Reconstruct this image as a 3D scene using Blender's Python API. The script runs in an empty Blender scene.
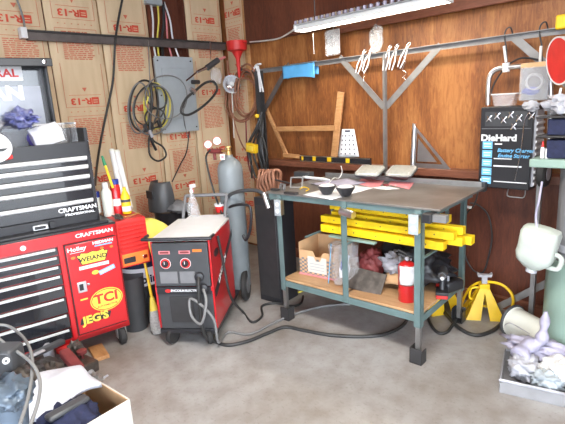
import bpy, bmesh, math, random
from mathutils import Vector, Matrix, Euler, noise
random.seed(4)
S = bpy.context.scene
C = S.collection
V = Vector
R = math.radians
PI = math.pi

# ------------------------------------------------------------------ camera
FPX = 464.0
PITCH, ROLL, YAW, EYE = .2261, -.0582, .7885, 1.55
def basis():
    cy, sy = math.cos(YAW), math.sin(YAW)
    fw0 = V((-sy, cy, 0)); rt = V((cy, sy, 0)); up0 = V((0, 0, 1))
    fw = math.cos(PITCH) * fw0 - math.sin(PITCH) * up0
    up = math.cos(PITCH) * up0 + math.sin(PITCH) * fw0
    c, s = math.cos(ROLL), math.sin(ROLL)
    return c * rt + s * up, -s * rt + c * up, fw
CR, CU, CF = basis()
CAM = V((0, 0, EYE))
cd = bpy.data.cameras.new('camera'); cam = bpy.data.objects.new('camera', cd); C.objects.link(cam)
cam.matrix_world = Matrix(((CR.x, CU.x, -CF.x, 0), (CR.y, CU.y, -CF.y, 0), (CR.z, CU.z, -CF.z, EYE), (0, 0, 0, 1)))
cd.sensor_width = 36; cd.lens = FPX / 565 * 36; cd.clip_start = .05; cd.clip_end = 200
S.camera = cam

# ------------------------------------------------------------------ light
w = bpy.data.worlds.new('sky'); S.world = w; w.use_nodes = True
bg = w.node_tree.nodes['Background']
bg.inputs['Color'].default_value = (.82, .90, 1.0, 1)
bg.inputs['Strength'].default_value = 5.2
S.view_settings.view_transform = 'Standard'; S.view_settings.look = 'None'
S.view_settings.gamma = 1; S.view_settings.use_curve_mapping = False
S.view_settings.exposure = 1.03
TUBE_POWER = 16.0

def area(name, loc, rot, sx, sy, power, col):
    l = bpy.data.lights.new(name, 'AREA'); l.shape = 'RECTANGLE'; l.size = sx; l.size_y = sy; l.energy = power; l.color = col
    o = bpy.data.objects.new(name, l); C.objects.link(o); o.location = loc; o.rotation_euler = rot
area('overhead_fill', (-.6, .9, 2.88), (0, 0, 0), 2.4, .5, 70, (1, .96, .88))  # added fill light overhead to brighten the room, not a known lamp

# pixel -> place in the room, by a plane of the room
def ray(x, y): return (x - 282.5) / FPX * CR - (y - 212) / FPX * CU + CF
def PZ(x, y, h=0.0):
    d = ray(x, y); return CAM + d * ((h - EYE) / d.z)
def PY(x, y, Y):
    d = ray(x, y); return CAM + d * (Y / d.y)
def PX(x, y, X):
    d = ray(x, y); return CAM + d * (X / d.x)
def up(P, y):          # height of the upright line through P at image row y
    k = (y - 212) / FPX; m = CU + k * CF
    return -((V((P[0], P[1], 0)) - CAM).dot(m)) / m.z

# ------------------------------------------------------------------ materials
MC = {}
def mat(name, col, rough=.5, metal=0, var=.12, scale=12, bump=0, trans=0, alpha=1, emis=None, coat=0, col2=None, streak=None):
    if name in MC: return MC[name]
    m = bpy.data.materials.new(name); m.use_nodes = True; nt = m.node_tree; N = nt.nodes; L = nt.links
    b = N['Principled BSDF']
    b.inputs['Roughness'].default_value = rough; b.inputs['Metallic'].default_value = metal
    b.inputs['Transmission Weight'].default_value = trans; b.inputs['Alpha'].default_value = alpha
    b.inputs['Coat Weight'].default_value = coat
    tc = N.new('ShaderNodeTexCoord'); nz = N.new('ShaderNodeTexNoise')
    nz.inputs['Scale'].default_value = scale; nz.inputs['Detail'].default_value = 5
    src = tc.outputs['Object']
    if streak:
        mp = N.new('ShaderNodeMapping'); mp.inputs['Scale'].default_value = streak; L.new(src, mp.inputs['Vector']); src = mp.outputs[0]
    L.new(src, nz.inputs['Vector'])
    rp = N.new('ShaderNodeValToRGB'); c2 = col2 or tuple(c * (1 - var) for c in col); c1 = col if col2 else tuple(min(1, c * (1 + var * .6)) for c in col)
    rp.color_ramp.elements[0].position = .3; rp.color_ramp.elements[1].position = .7
    rp.color_ramp.elements[0].color = (*c2, 1); rp.color_ramp.elements[1].color = (*c1, 1)
    L.new(nz.outputs['Fac'], rp.inputs[0]); L.new(rp.outputs[0], b.inputs['Base Color'])
    if bump:
        bp = N.new('ShaderNodeBump'); bp.inputs['Strength'].default_value = bump; bp.inputs['Distance'].default_value = .01
        L.new(nz.outputs['Fac'], bp.inputs['Height']); L.new(bp.outputs[0], b.inputs['Normal'])
    if emis:
        b.inputs['Emission Color'].default_value = (*emis[:3], 1); b.inputs['Emission Strength'].default_value = emis[3]
    MC[name] = m; return m

def plywood(name, ca, cb, cc, axis=0, sc=1.0):
    m = bpy.data.materials.new(name); m.use_nodes = True; nt = m.node_tree; N = nt.nodes; L = nt.links
    b = N['Principled BSDF']; b.inputs['Roughness'].default_value = .48
    tc = N.new('ShaderNodeTexCoord'); mp = N.new('ShaderNodeMapping')
    s = [6 * sc, 6 * sc, 6 * sc]; s[2 if axis == 0 else 0] = 1.0 * sc; mp.inputs['Scale'].default_value = s
    L.new(tc.outputs['Object'], mp.inputs[0])
    n1 = N.new('ShaderNodeTexNoise'); n1.inputs['Scale'].default_value = .9; n1.inputs['Detail'].default_value = 3; n1.inputs['Distortion'].default_value = .6
    L.new(mp.outputs[0], n1.inputs['Vector'])
    wv = N.new('ShaderNodeTexNoise'); wv.inputs['Scale'].default_value = 7; wv.inputs['Detail'].default_value = 6; wv.inputs['Roughness'].default_value = .7; wv.inputs['Distortion'].default_value = 1.2
    L.new(mp.outputs[0], wv.inputs['Vector'])
    big = N.new('ShaderNodeTexNoise'); big.inputs['Scale'].default_value = 1.3; big.inputs['Detail'].default_value = 4
    L.new(tc.outputs['Object'], big.inputs['Vector'])
    mx = N.new('ShaderNodeMath'); mx.operation = 'MULTIPLY_ADD'; mx.inputs[1].default_value = .55; L.new(wv.outputs['Fac'], mx.inputs[0])
    m2 = N.new('ShaderNodeMath'); m2.operation = 'MULTIPLY'; m2.inputs[1].default_value = .45; L.new(n1.outputs['Fac'], m2.inputs[0]); L.new(m2.outputs[0], mx.inputs[2])
    rp = N.new('ShaderNodeValToRGB'); e = rp.color_ramp.elements
    e[0].position = .36; e[0].color = (*ca, 1); e[1].position = .64; e[1].color = (*cc, 1)
    k = e.new(.5); k.color = (*cb, 1)
    L.new(mx.outputs[0], rp.inputs[0])
    mix = N.new('ShaderNodeMixRGB'); mix.blend_type = 'MULTIPLY'; mix.inputs[0].default_value = .55
    r2 = N.new('ShaderNodeValToRGB'); r2.color_ramp.elements[0].position = .35; r2.color_ramp.elements[0].color = (.55, .42, .36, 1); r2.color_ramp.elements[1].position = .62; r2.color_ramp.elements[1].color = (1, 1, 1, 1)
    L.new(big.outputs['Fac'], r2.inputs[0]); L.new(rp.outputs[0], mix.inputs[1]); L.new(r2.outputs[0], mix.inputs[2])
    L.new(mix.outputs[0], b.inputs['Base Color'])
    MC[name] = m; return m

def concrete():
    m = bpy.data.materials.new('concrete'); m.use_nodes = True; nt = m.node_tree; N = nt.nodes; L = nt.links
    b = N['Principled BSDF']; b.inputs['Roughness'].default_value = .5
    tc = N.new('ShaderNodeTexCoord')
    def nz(s, d, lo, hi, ca, cb):
        n = N.new('ShaderNodeTexNoise'); n.inputs['Scale'].default_value = s; n.inputs['Detail'].default_value = d; n.inputs['Roughness'].default_value = .6
        L.new(tc.outputs['Object'], n.inputs['Vector'])
        r = N.new('ShaderNodeValToRGB'); r.color_ramp.elements[0].position = lo; r.color_ramp.elements[1].position = hi
        r.color_ramp.elements[0].color = (*ca, 1); r.color_ramp.elements[1].color = (*cb, 1); L.new(n.outputs['Fac'], r.inputs[0]); return n, r
    _, a = nz(1.1, 5, .35, .68, (.27, .245, .225), (.41, .405, .41))
    _, c = nz(9, 8, .35, .6, (.82, .79, .76), (1, 1, 1))
    _, d = nz(60, 3, .30, .42, (.55, .5, .45), (1, 1, 1))
    m1 = N.new('ShaderNodeMixRGB'); m1.blend_type = 'MULTIPLY'; m1.inputs[0].default_value = 1; L.new(a.outputs[0], m1.inputs[1]); L.new(c.outputs[0], m1.inputs[2])
    m2 = N.new('ShaderNodeMixRGB'); m2.blend_type = 'MULTIPLY'; m2.inputs[0].default_value = .35; L.new(m1.outputs[0], m2.inputs[1]); L.new(d.outputs[0], m2.inputs[2])
    L.new(m2.outputs[0], b.inputs['Base Color']); MC['concrete'] = m; return m

def clear(name, col=(.9, .93, .96), rough=.15, mixf=.7):
    m = bpy.data.materials.new(name); m.use_nodes = True; nt = m.node_tree; N = nt.nodes; L = nt.links
    b = N['Principled BSDF']; b.inputs['Base Color'].default_value = (*col, 1); b.inputs['Roughness'].default_value = rough
    t = N.new('ShaderNodeBsdfTransparent'); mx = N.new('ShaderNodeMixShader'); mx.inputs[0].default_value = 1 - mixf
    nz = N.new('ShaderNodeTexNoise'); nz.inputs['Scale'].default_value = 30; bp = N.new('ShaderNodeBump'); bp.inputs['Strength'].default_value = .15; bp.inputs['Distance'].default_value = .01
    L.new(nz.outputs['Fac'], bp.inputs['Height']); L.new(bp.outputs[0], b.inputs['Normal'])
    L.new(t.outputs[0], mx.inputs[1]); L.new(b.outputs[0], mx.inputs[2]); L.new(mx.outputs[0], N['Material Output'].inputs[0])
    MC[name] = m; return m

concrete()
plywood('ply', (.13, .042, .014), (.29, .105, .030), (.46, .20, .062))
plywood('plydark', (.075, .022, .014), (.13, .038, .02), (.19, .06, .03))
plywood('plyledge', (.13, .045, .025), (.22, .08, .045), (.30, .12, .07), 1)
plywood('pine', (.42, .20, .075), (.58, .31, .13), (.68, .40, .19), 1)
plywood('shelfply', (.46, .27, .13), (.60, .38, .20), (.70, .48, .28), 1, .6)
clear('clearplastic'); clear('bagplastic', (.8, .8, .82), .25, .72); clear('traypl', (.92, .92, .95), .2, .75)
M = lambda n: MC[n]
mat('kraft', (.68, .53, .35), .75, var=.14, scale=3, col2=(.61, .46, .29), streak=(1, 6, 1), bump=.15)
mat('print', (.66, .09, .05), .8); mat('printpale', (.64, .17, .10), .8, var=.2, scale=200)
mat('red', (.55, .012, .018), .28, var=.08, coat=.6, scale=3); mat('redplain', (.62, .025, .022), .45)
mat('black', (.022, .022, .026), .38); mat('blackgloss', (.018, .02, .026), .16, coat=.8); mat('rubber', (.025, .024, .024), .7, bump=.2, scale=40)
mat('chrome', (.82, .83, .86), .16, 1, var=.05); mat('alu', (.74, .75, .77), .32, 1, var=.08)
mat('drawer', (.020, .022, .028), .16, coat=.9, var=.3, scale=2)
mat('steel', (.30, .29, .28), .42, .75, var=.25, scale=6); mat('angle', (.27, .265, .265), .5, .5, var=.2)
mat('railst', (.15, .13, .125), .5, .5, var=.25); mat('darksteel', (.06, .058, .06), .5, .5)
mat('benchtop', (.24, .225, .215), .42, .35, var=.3, scale=5, bump=.05, col2=(.15, .135, .12))
mat('teal', (.115, .175, .175), .5, var=.18, scale=8); mat('tealtank', (.24, .34, .29), .42, var=.15, scale=2)
mat('yellow', (.82, .52, .012), .42, var=.14, scale=10); mat('yellowbar', (.86, .58, .01), .45, var=.18, scale=14)
mat('white', (.72, .72, .72), .5, var=.05); mat('paper', (.74, .74, .76), .8, var=.04); mat('offwhite', (.74, .75, .69), .45, var=.12, scale=6)
mat('panelgrey', (.36, .40, .43), .45, var=.06); mat('panelline', (.25, .28, .3), .5)
mat('cylgrey', (.20, .225, .24), .42, var=.16, scale=5, coat=.1); mat('handlealu', (.86, .86, .87), .42, .35, var=.03)
mat('blue', (.02, .045, .30), .5, var=.3); mat('lightblue', (.16, .48, .80), .6, var=.1); mat('iceblue', (.10, .38, .72), .5)
mat('purple', (.12, .09, .42), .45, var=.4, scale=30)
mat('tanhose', (.30, .13, .075), .6, var=.3); mat('brass', (.65, .42, .16), .35, .8)
mat('cardboard', (.62, .38, .20), .8, var=.1); mat('cardwhite', (.64, .60, .55), .75, var=.05)
mat('clothwhite', (.58, .59, .66), .9, var=.05, bump=.3, scale=60); mat('navy', (.014, .018, .055), .85, var=.3, bump=.3, scale=50)
mat('yellowcloth', (.83, .72, .14), .85, var=.12, scale=8, bump=.3)
mat('darkgreyp', (.055, .057, .062), .42, var=.12); mat('midgrey', (.18, .18, .19), .5)
mat('orange', (.75, .20, .03), .5); mat('green', (.02, .22, .10), .5)
mat('bristle', (.42, .40, .38), .9, var=.3, scale=80, bump=.6); mat('gold', (.85, .65, .08), .5)
mat('tube', (1, 1, 1), .4, emis=(1, .92, .76, 22)); mat('pink', (.72, .24, .26), .7, var=.2, scale=20)
mat('greasy', (.10, .085, .075), .45, .4, var=.5, scale=18, bump=.5); mat('bluegrey', (.13, .17, .22), .4, .3, var=.25, scale=7)
mat('cord', (.03, .03, .03), .5); mat('greycord', (.20, .20, .20), .5); mat('whitecord', (.72, .72, .68), .5); mat('yellowcord', (.72, .62, .10), .5)
mat('lensmat', (.36, .37, .34), .2, coat=.6, var=.1, scale=40); mat('lavender', (.42, .40, .52), .5, var=.25, scale=12); mat('maroon', (.20, .035, .035), .6, var=.3)
mat('bluebag', (.04, .05, .26), .4, scale=26, col2=(.30, .31, .48)); mat('plategrey', (.22, .225, .25), .3, .5); mat('jugmat', (.50, .55, .50), .4, var=.18, scale=8); mat('tubmat', (.42, .42, .44), .3, alpha=.55); mat('driveway', (.32, .31, .29), .8); mat('haze', (.42, .42, .46), .45, var=.3, scale=18)

# ------------------------------------------------------------------ mesh builder
def wm(o):
    m = o.matrix_basis.copy()
    while o.parent is not None: o = o.parent; m = o.matrix_basis @ m
    return m
class MB:
    def __init__(s): s.b = bmesh.new(); s.mats = []; s.cur = 0
    def use(s, name):
        if name not in s.mats: s.mats.append(name)
        s.cur = s.mats.index(name); return s
    def _f(s, vs, smooth=True):
        try: f = s.b.faces.new(vs); f.material_index = s.cur; f.smooth = smooth
        except ValueError: pass
    def box(s, lo, hi, m=None):
        M4 = m or Matrix()
        v = [s.b.verts.new(M4 @ V((x, y, z))) for x in (lo[0], hi[0]) for y in (lo[1], hi[1]) for z in (lo[2], hi[2])]
        for q in ((0, 1, 3, 2), (4, 6, 7, 5), (0, 4, 5, 1), (2, 3, 7, 6), (0, 2, 6, 4), (1, 5, 7, 3)): s._f([v[i] for i in q])
        return s
    def cbox(s, c, d, m=None):
        return s.box([c[i] - d[i] / 2 for i in range(3)], [c[i] + d[i] / 2 for i in range(3)], m)
    def bar(s, a, b, w, h, upv=(0, 0, 1)):
        a = V(a); b = V(b); d = b - a; L = d.length; d.normalize(); u = V(upv); sx = d.cross(u)
        if sx.length < 1e-4: sx = d.cross(V((0, 1, 0)))
        sx.normalize(); u = sx.cross(d)
        m = Matrix(((sx.x, d.x, u.x, a.x), (sx.y, d.y, u.y, a.y), (sx.z, d.z, u.z, a.z), (0, 0, 0, 1)))
        return s.box((-w / 2, 0, -h / 2), (w / 2, L, h / 2), m)
    def angle(s, a, b, w, t, upv=(0, 0, 1), sx=1, su=1):       # L section
        a = V(a); b = V(b); d = b - a; L = d.length; d.normalize(); u = V(upv); x = d.cross(u).normalized(); u = x.cross(d)
        m = Matrix(((x.x, d.x, u.x, a.x), (x.y, d.y, u.y, a.y), (x.z, d.z, u.z, a.z), (0, 0, 0, 1)))
        P = [(0, 0), (w * sx, 0), (w * sx, t * su), (t * sx, t * su), (t * sx, w * su), (0, w * su)]
        return s.prism(P, 0, L, m @ Matrix(((1, 0, 0, 0), (0, 0, 1, 0), (0, 1, 0, 0), (0, 0, 0, 1))))
    def prism(s, P, z0, z1, m=None):
        M4 = m or Matrix()
        a = [s.b.verts.new(M4 @ V((p[0], p[1], z0))) for p in P]; b = [s.b.verts.new(M4 @ V((p[0], p[1], z1))) for p in P]
        n = len(P); s._f(a[::-1]); s._f(b)
        for i in range(n): s._f([a[i], a[(i + 1) % n], b[(i + 1) % n], b[i]])
        return s
    def tube(s, pts, r, n=8, closed=False, cap=True):
        pts = [V(p) for p in pts]; N = len(pts); rs = r if isinstance(r, (list, tuple)) else [r] * N
        rings = []; u = None
        for i, p in enumerate(pts):
            if closed: d = pts[(i + 1) % N] - pts[i - 1]
            else: d = pts[min(i + 1, N - 1)] - pts[max(i - 1, 0)]
            if d.length < 1e-9: d = V((0, 0, 1))
            d.normalize()
            if u is None: u = d.orthogonal().normalized()
            else:
                u = u - d * u.dot(d)
                u = u.normalized() if u.length > 1e-6 else d.orthogonal().normalized()
            v = d.cross(u)
            rings.append([s.b.verts.new(p + (u * math.cos(2 * PI * k / n) + v * math.sin(2 * PI * k / n)) * rs[i]) for k in range(n)])
        for i in range(N if closed else N - 1):
            A = rings[i]; B = rings[(i + 1) % N]
            for k in range(n): s._f([A[k], A[(k + 1) % n], B[(k + 1) % n], B[k]])
        if cap and not closed: s._f(rings[0][::-1]); s._f(rings[-1])
        return s
    def lathe(s, prof, n=24, m=None):
        M4 = m or Matrix(); rings = []
        for r, z in prof:
            if r < 1e-5: rings.append([s.b.verts.new(M4 @ V((0, 0, z)))])
            else: rings.append([s.b.verts.new(M4 @ V((r * math.cos(2 * PI * k / n), r * math.sin(2 * PI * k / n), z))) for k in range(n)])
        for A, B in zip(rings, rings[1:]):
            for k in range(n):
                k2 = (k + 1) % n
                if len(A) == 1 and len(B) == 1: continue
                if len(A) == 1: s._f([A[0], B[k2], B[k]])
                elif len(B) == 1: s._f([A[k], A[k2], B[0]])
                else: s._f([A[k], A[k2], B[k2], B[k]])
        if len(rings[0]) > 1: s._f(rings[0][::-1])
        if len(rings[-1]) > 1: s._f(rings[-1])
        return s
    def grid(s, fn, nx, ny, thick=0, tdir=(0, 0, 1)):
        t = V(tdir) * thick
        def lay(off): return [[s.b.verts.new(V(fn(i / nx, j / ny)) + off) for j in range(ny + 1)] for i in range(nx + 1)]
        A = lay(V((0, 0, 0)))
        for i in range(nx):
            for j in range(ny): s._f([A[i][j], A[i + 1][j], A[i + 1][j + 1], A[i][j + 1]])
        if thick:
            B = lay(-t)
            for i in range(nx):
                for j in range(ny): s._f([B[i][j], B[i][j + 1], B[i + 1][j + 1], B[i + 1][j]])
            for i in range(nx):
                s._f([A[i][0], B[i][0], B[i + 1][0], A[i + 1][0]]); s._f([A[i][ny], A[i + 1][ny], B[i + 1][ny], B[i][ny]])
            for j in range(ny):
                s._f([A[0][j], A[0][j + 1], B[0][j + 1], B[0][j]]); s._f([A[nx][j], B[nx][j], B[nx][j + 1], A[nx][j + 1]])
        return s
    def blob(s, c, d, amp=.25, f=3, seed=0, sub=3, m=None, flat=None):     # crumpled lump
        c = V(c); t = bmesh.ops.create_icosphere(s.b, subdivisions=sub, radius=1)
        for v in t['verts']:
            p = v.co.copy(); k = 1 + amp * noise.noise(p * f + V((seed * 7.3, seed, -seed))) + amp * .6 * noise.noise(p * f * 2.3 + V((seed, 3, 1)))
            q = V((p.x * d[0] / 2 * k, p.y * d[1] / 2 * k, p.z * d[2] / 2 * k))
            if m: q = m @ q
            q = q + c
            if flat is not None and q.z < flat: q.z = flat
            v.co = q
            for fc in v.link_faces: fc.material_index = s.cur; fc.smooth = True
        return s
    def text(s, body, size, m, depth=.0008, sx=1, bold=0, shear=0, align='CENTER'):
        cu = bpy.data.curves.new('t', 'FONT'); cu.body = body; cu.size = size; cu.align_x = align; cu.align_y = 'CENTER'; cu.extrude = depth; cu.offset = bold; cu.shear = shear; cu.resolution_u = 3
        o = bpy.data.objects.new('t', cu); C.objects.link(o); bpy.context.view_layer.update()
        me = bpy.data.meshes.new_from_object(o.evaluated_get(bpy.context.evaluated_depsgraph_get()))
        n0 = len(s.b.verts); f0 = len(s.b.faces); s.b.from_mesh(me); s.b.verts.ensure_lookup_table(); s.b.faces.ensure_lookup_table()
        for v in s.b.verts[n0:]: v.co = m @ V((v.co.x * sx, v.co.y, v.co.z))
        for f in s.b.faces[f0:]: f.material_index = s.cur; f.smooth = False
        bpy.data.objects.remove(o); bpy.data.curves.remove(cu); bpy.data.meshes.remove(me); return s
    def build(s, name, parent=None, world=True, bevel=0, seg=2, ang=35, material=None, fixn=True):
        if material and not s.mats: s.use(material)
        if not s.mats: s.use('midgrey')
        if fixn: bmesh.ops.recalc_face_normals(s.b, faces=s.b.faces)
        if parent is not None:
            if world: s.b.transform(wm(parent).inverted())
            org = None
        else:
            co = [v.co for v in s.b.verts]
            lo = [min(c[i] for c in co) for i in range(3)]; hi = [max(c[i] for c in co) for i in range(3)]
            org = V(((lo[0] + hi[0]) / 2, (lo[1] + hi[1]) / 2, lo[2])); s.b.transform(Matrix.Translation(-org))
        me = bpy.data.meshes.new(name); s.b.to_mesh(me); s.b.free()
        for n in s.mats: me.materials.append(MC[n])
        me.set_sharp_from_angle(angle=R(ang))
        o = bpy.data.objects.new(name, me); C.objects.link(o)
        if org is not None: o.location = org
        if parent is not None: o.parent = parent
        if bevel:
            md = o.modifiers.new('bevel', 'BEVEL'); md.width = bevel; md.segments = seg; md.limit_method = 'ANGLE'; md.angle_limit = R(40)
        return o
def tag(o, label=None, cat=None, group=None, kind=None):
    if label: o['label'] = label
    if cat: o['category'] = cat
    if group: o['group'] = group
    if kind: o['kind'] = kind
    return o
def thing(name, label, cat, loc=(0, 0, 0), rz=0, group=None, mw=None):
    o = bpy.data.objects.new(name, None); C.objects.link(o); o.empty_display_size = .05
    m = mw or (Matrix.Translation(V(loc)) @ Matrix.Rotation(rz, 4, 'Z'))
    o.location = m.to_translation(); o.rotation_euler = m.to_euler()
    return tag(o, label, cat, group)
def dup(root, loc, rz=None, label=None, rot=None):
    def cp(o, par):
        c = o.copy(); C.objects.link(c); c.parent = par
        for ch in list(o.children): cp(ch, c)
        return c
    r = cp(root, None); r.location = loc
    if rz is not None: r.rotation_euler = (0, 0, rz)
    if rot is not None: r.rotation_euler = rot
    if label: r['label'] = label
    return r
def struct(o): o['kind'] = 'structure'; return o
def cat(pts, n=6):                                   # smooth curve through points
    P = [V(p) for p in pts]; out = []
    for i in range(len(P) - 1):
        a = P[max(i - 1, 0)]; b = P[i]; c = P[i + 1]; d = P[min(i + 2, len(P) - 1)]
        for k in range(n):
            t = k / n; out.append(.5 * ((2 * b) + (c - a) * t + (2 * a - 5 * b + 4 * c - d) * t * t + (3 * b - a - 3 * c + d) * t ** 3))
    out.append(P[-1]); return out
def cable(name, pts, r, m, label, catg='cable', group=None, n=7):
    b = MB().use(m); b.tube(cat(pts), r, n); return tag(b.build(name, ang=60), label, catg, group)
def frame(o, x, z, y=None):                          # matrix from origin and local x / z axes
    x = V(x).normalized(); z = V(z).normalized(); y = z.cross(x).normalized(); x = y.cross(z)
    return Matrix(((x.x, y.x, z.x, o[0]), (x.y, y.y, z.y, o[1]), (x.z, y.z, z.z, o[2]), (0, 0, 0, 1)))
def hexa(pts):                                       # box-like solid from 8 points (bottom 4, top 4)
    pass

# ================================================================== THE ROOM
LX, BY = -4.10, 3.35
b = MB().use('concrete'); b.box((LX - .15, -3.2, -.12), (3.2, BY + .15, 0)); struct(b.build('floor'))
b = MB().use('driveway'); b.box((-14, -22, -.14), (24, BY + 8, -.125)); struct(b.build('driveway'))
b = MB().use('plydark'); b.box((LX - .15, -3.2, 2.95), (3.2, BY + .15, 3.05)); struct(b.build('ceiling'))
b = MB().use('plydark'); b.box((LX - .15, -3.2, 0), (LX - .09, BY + .15, 2.95)); wl = struct(b.build('wall_left'))
b = MB().use('ply'); b.box((LX - .15, BY + .02, 0), (3.2, BY + .12, 2.95)); wb = struct(b.build('wall_back'))
b = MB().use('plydark'); b.box((LX - .15, -3.3, 0), (-1.2, -3.2, 2.95)); struct(b.build('wall_front'))
b = MB().use('plydark'); b.box((1.6, 1.3, 0), (1.7, BY + .12, 2.95)); struct(b.build('wall_right'))

# insulation batts with paper facing, between the studs
def batt_mesh(axis, a0, a1, z0, z1, plane):
    b = MB().use('kraft')
    def fn(u, v):
        t = u * 2 - 1; bulge = .03 + .018 * (1 - t ** 8) + .005 * noise.noise(V((u * 2, v * 9, a0)))
        p = a0 + (a1 - a0) * u; z = z0 + (z1 - z0) * v
        return (plane - .05 + bulge, p, z) if axis == 'x' else (p, plane + .05 - bulge, z)
    b.grid(fn, 18, 40, .012, (1, 0, 0) if axis == 'x' else (0, -1, 0)); return b
def batt_print(axis, a0, a1, plane, rows, name, parent):
    """rows = heights of the R-13 lines; the printing runs upside down"""
    c = (a0 + a1) / 2; w = abs(a1 - a0)
    def fr(p, z): return frame((plane + .009, p, z), (0, -1, 0), (1, 0, 0)) if axis == 'x' else frame((p, plane - .009, z), (-1, 0, 0), (0, -1, 0))
    # local x runs to the viewer's left (turned over), y down
    b = MB().use('print')
    def bar(p, z, dx, dz):
        m = fr(p, z); b.cbox((0, 0, 0), (dx, dz, .0015), m)
    for z in rows:
        b.use('print'); m = fr(c, z); b.text('R-13', .074, m @ Matrix.Translation(V((.040, 0, 0))), sx=1.3, bold=.0022)
        b.cbox((-.083, 0, 0), (.062, .06, .0015), m); b.use('kraft'); b.cbox((-.083, -.006, .001), (.040, .006, .0015), m); b.cbox((-.083, .012, .001), (.040, .006, .0015), m)
        b.use('printpale')
        fw = w * .78; sg = -1
        bar(c, z - .05, fw, .003); bar(c, z + .05, fw * .8, .003)
        for s in (-1, 1): bar(c + s * fw / 2, z + .13, .003, .36)
        bar(c, z - .125, fw, .003)
        for s in (-1, 1): bar(c + s * fw / 2, z - .225, .003, .2)
        for k in range(6): bar(c - fw * .4 + k * fw * .16, z - .088, .010, .006)
        rr = random.Random(int(z * 1000))
        for k in range(15):
            zz = z - .15 - k * .0155
            x = -fw * .36
            while x < fw * .34:
                l = rr.uniform(.015, .05)
                if x + l > fw * .40: break
                bar(c + x + l / 2, zz, l, .0068); x += l + rr.uniform(.006, .014)
        mt = fr(c, z + .095); b.prism([(-.02, -.016), (.02, -.016), (0, .018)], -.001, .001, mt)
    return b.build(name, parent, ang=60)
seams = [-.02, .42, .86, 1.27]
for sx in (43, 98, 147, 185): seams.append(PX(sx, 5, LX).y)
seams[2] = (seams[1] + seams[4]) / 2; seams[3] = seams[4] - (seams[5] - seams[4]) * .97; seams[2] = seams[3] - .41; seams[1] = seams[2] - .41; seams[0] = seams[1] - .41
seams.append(BY - .01)
rowpx = {3: [(22, 19), (30, 104)], 4: [(73, 13), (86, 101), (104, 178)], 5: [(122, 28), (136, 108), (142, 180)], 6: [(178, 136)], 7: [(201, 20), (210, 92), (213, 150)]}
names = ['kraft faced insulation batt behind the tool chest, furthest from the corner', '', '']
for i in range(len(seams) - 1):
    a0, a1 = seams[i] + .006, seams[i + 1] - .006
    z1 = 2.93 if i != 6 else 1.62
    b = batt_mesh('x', a0, a1, .03, z1, LX); bt = b.build('insulation_batt', wl, ang=50)
    zs = [PX(x, y, LX).z for x, y in rowpx.get(i, [])]
    if i < 3: zs = [2.2, 1.6, 1.0]
    if i in (4, 5): zs.append(zs[-1] - .58)
    if i == 6: zs.append(.8)
    if i == 7: zs.append(zs[-1] - .5)
    batt_print('x', a0, a1, LX, zs, 'printed_lettering', bt)
for i, y in enumerate(seams[1:-1]):
    b = MB().use('pine' if i != 3 else 'plyledge'); b.box((LX - .09, y - .019, 0), (LX - .048, y + .019, 2.95)); b.build('stud', wl)
for y in (seams[6] + .02, seams[7] - .02):
    b = MB().use('plydark'); b.box((LX - .088, y - .015, 1.6), (LX - .01, y + .015, 2.95)); b.build('stud', wl)
b = MB().use('plydark'); b.box((LX - .088, seams[6], 1.6), (LX - .08, seams[7], 2.95)); b.build('sheathing', wl)
x0, x1 = LX + .012, PY(243, 5, BY).x
b = batt_mesh('y', x0, x1, .03, 2.93, BY); bt = b.build('insulation_batt', wb, ang=50)
zs = [PY(230, 14, BY).z, PY(236, 75, BY).z, 1.0, .5]
batt_print('y', x0, x1, BY, zs, 'printed_lettering', bt)
b = MB().use('pine'); b.box((x1, BY - .02, 0), (x1 + .04, BY + .02, 2.95)); b.build('stud', wb)
# header boards on the back wall
zt = PY(255, 42, BY - .03).z
b = MB().use('plydark'); b.box((x1 + .04, BY - .03, zt - .005), (1.5, BY + .02, 2.95)); struct(b.build('trim_1', bevel=.003))
b = MB().use('plyledge'); zb = PY(400, 22, BY - .05).z; b.box((PY(340, 28, BY).x, BY - .06, zb), (1.5, BY - .03, zb + .16)); struct(b.build('trim_2', bevel=.004))
# ledge behind the bench
zl = 1.015; lx0 = PY(270, 159, BY - .05).x
b = MB().use('plyledge'); b.box((lx0, BY - .09, zl - .055), (.9, BY + .02, zl)); struct(b.build('trim_3', bevel=.004))
# plywood seam battens lower wall
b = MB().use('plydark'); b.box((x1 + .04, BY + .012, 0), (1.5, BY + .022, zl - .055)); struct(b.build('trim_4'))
# base plate
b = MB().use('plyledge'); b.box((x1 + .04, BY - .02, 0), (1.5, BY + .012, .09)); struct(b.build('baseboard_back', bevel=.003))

# ================================================================== ROLLING CABINET
ca = R(8.5)
F0 = PZ(130, 325, .13); F0.z = 0
cx_ = V((math.sin(ca), math.cos(ca), 0)); cy_ = V((-math.cos(ca), math.sin(ca), 0))   # along the front, into the cabinet
KM = frame(F0, cx_, (0, 0, 1))
def K(x, y, z): return KM @ V((x, y, z))
FR_ = KM @ Matrix(((1, 0, 0, 0), (0, 0, -1, 0), (0, 1, 0, 0), (0, 0, 0, 1)))           # drawing plane on the front: x, z ; third axis out of the front (-y)
def front(x, z, off=0): return KM @ Matrix.Translation(V((x, -off, z))) @ Matrix(((1, 0, 0, 0), (0, 0, -1, 0), (0, 1, 0, 0), (0, 0, 0, 1)))
cab = thing('tool_cabinet', 'wide red rolling tool cabinet with black drawers and a door full of racing stickers', 'tool cabinet', mw=KM)
W0 = -1.32; D0 = .47
b = MB().use('red')
b.box((W0, 0, .13), (0, D0, .16)); b.box((-.022, 0, .13), (0, D0, .855)); b.box((W0, 0, .13), (W0 + .022, D0, .855))
b.box((W0, D0 - .01, .13), (0, D0, .855)); b.box((-.365, .0, .15), (-.335, D0, .80)); b.box((W0, 0, .785), (0, D0, .855))
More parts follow.
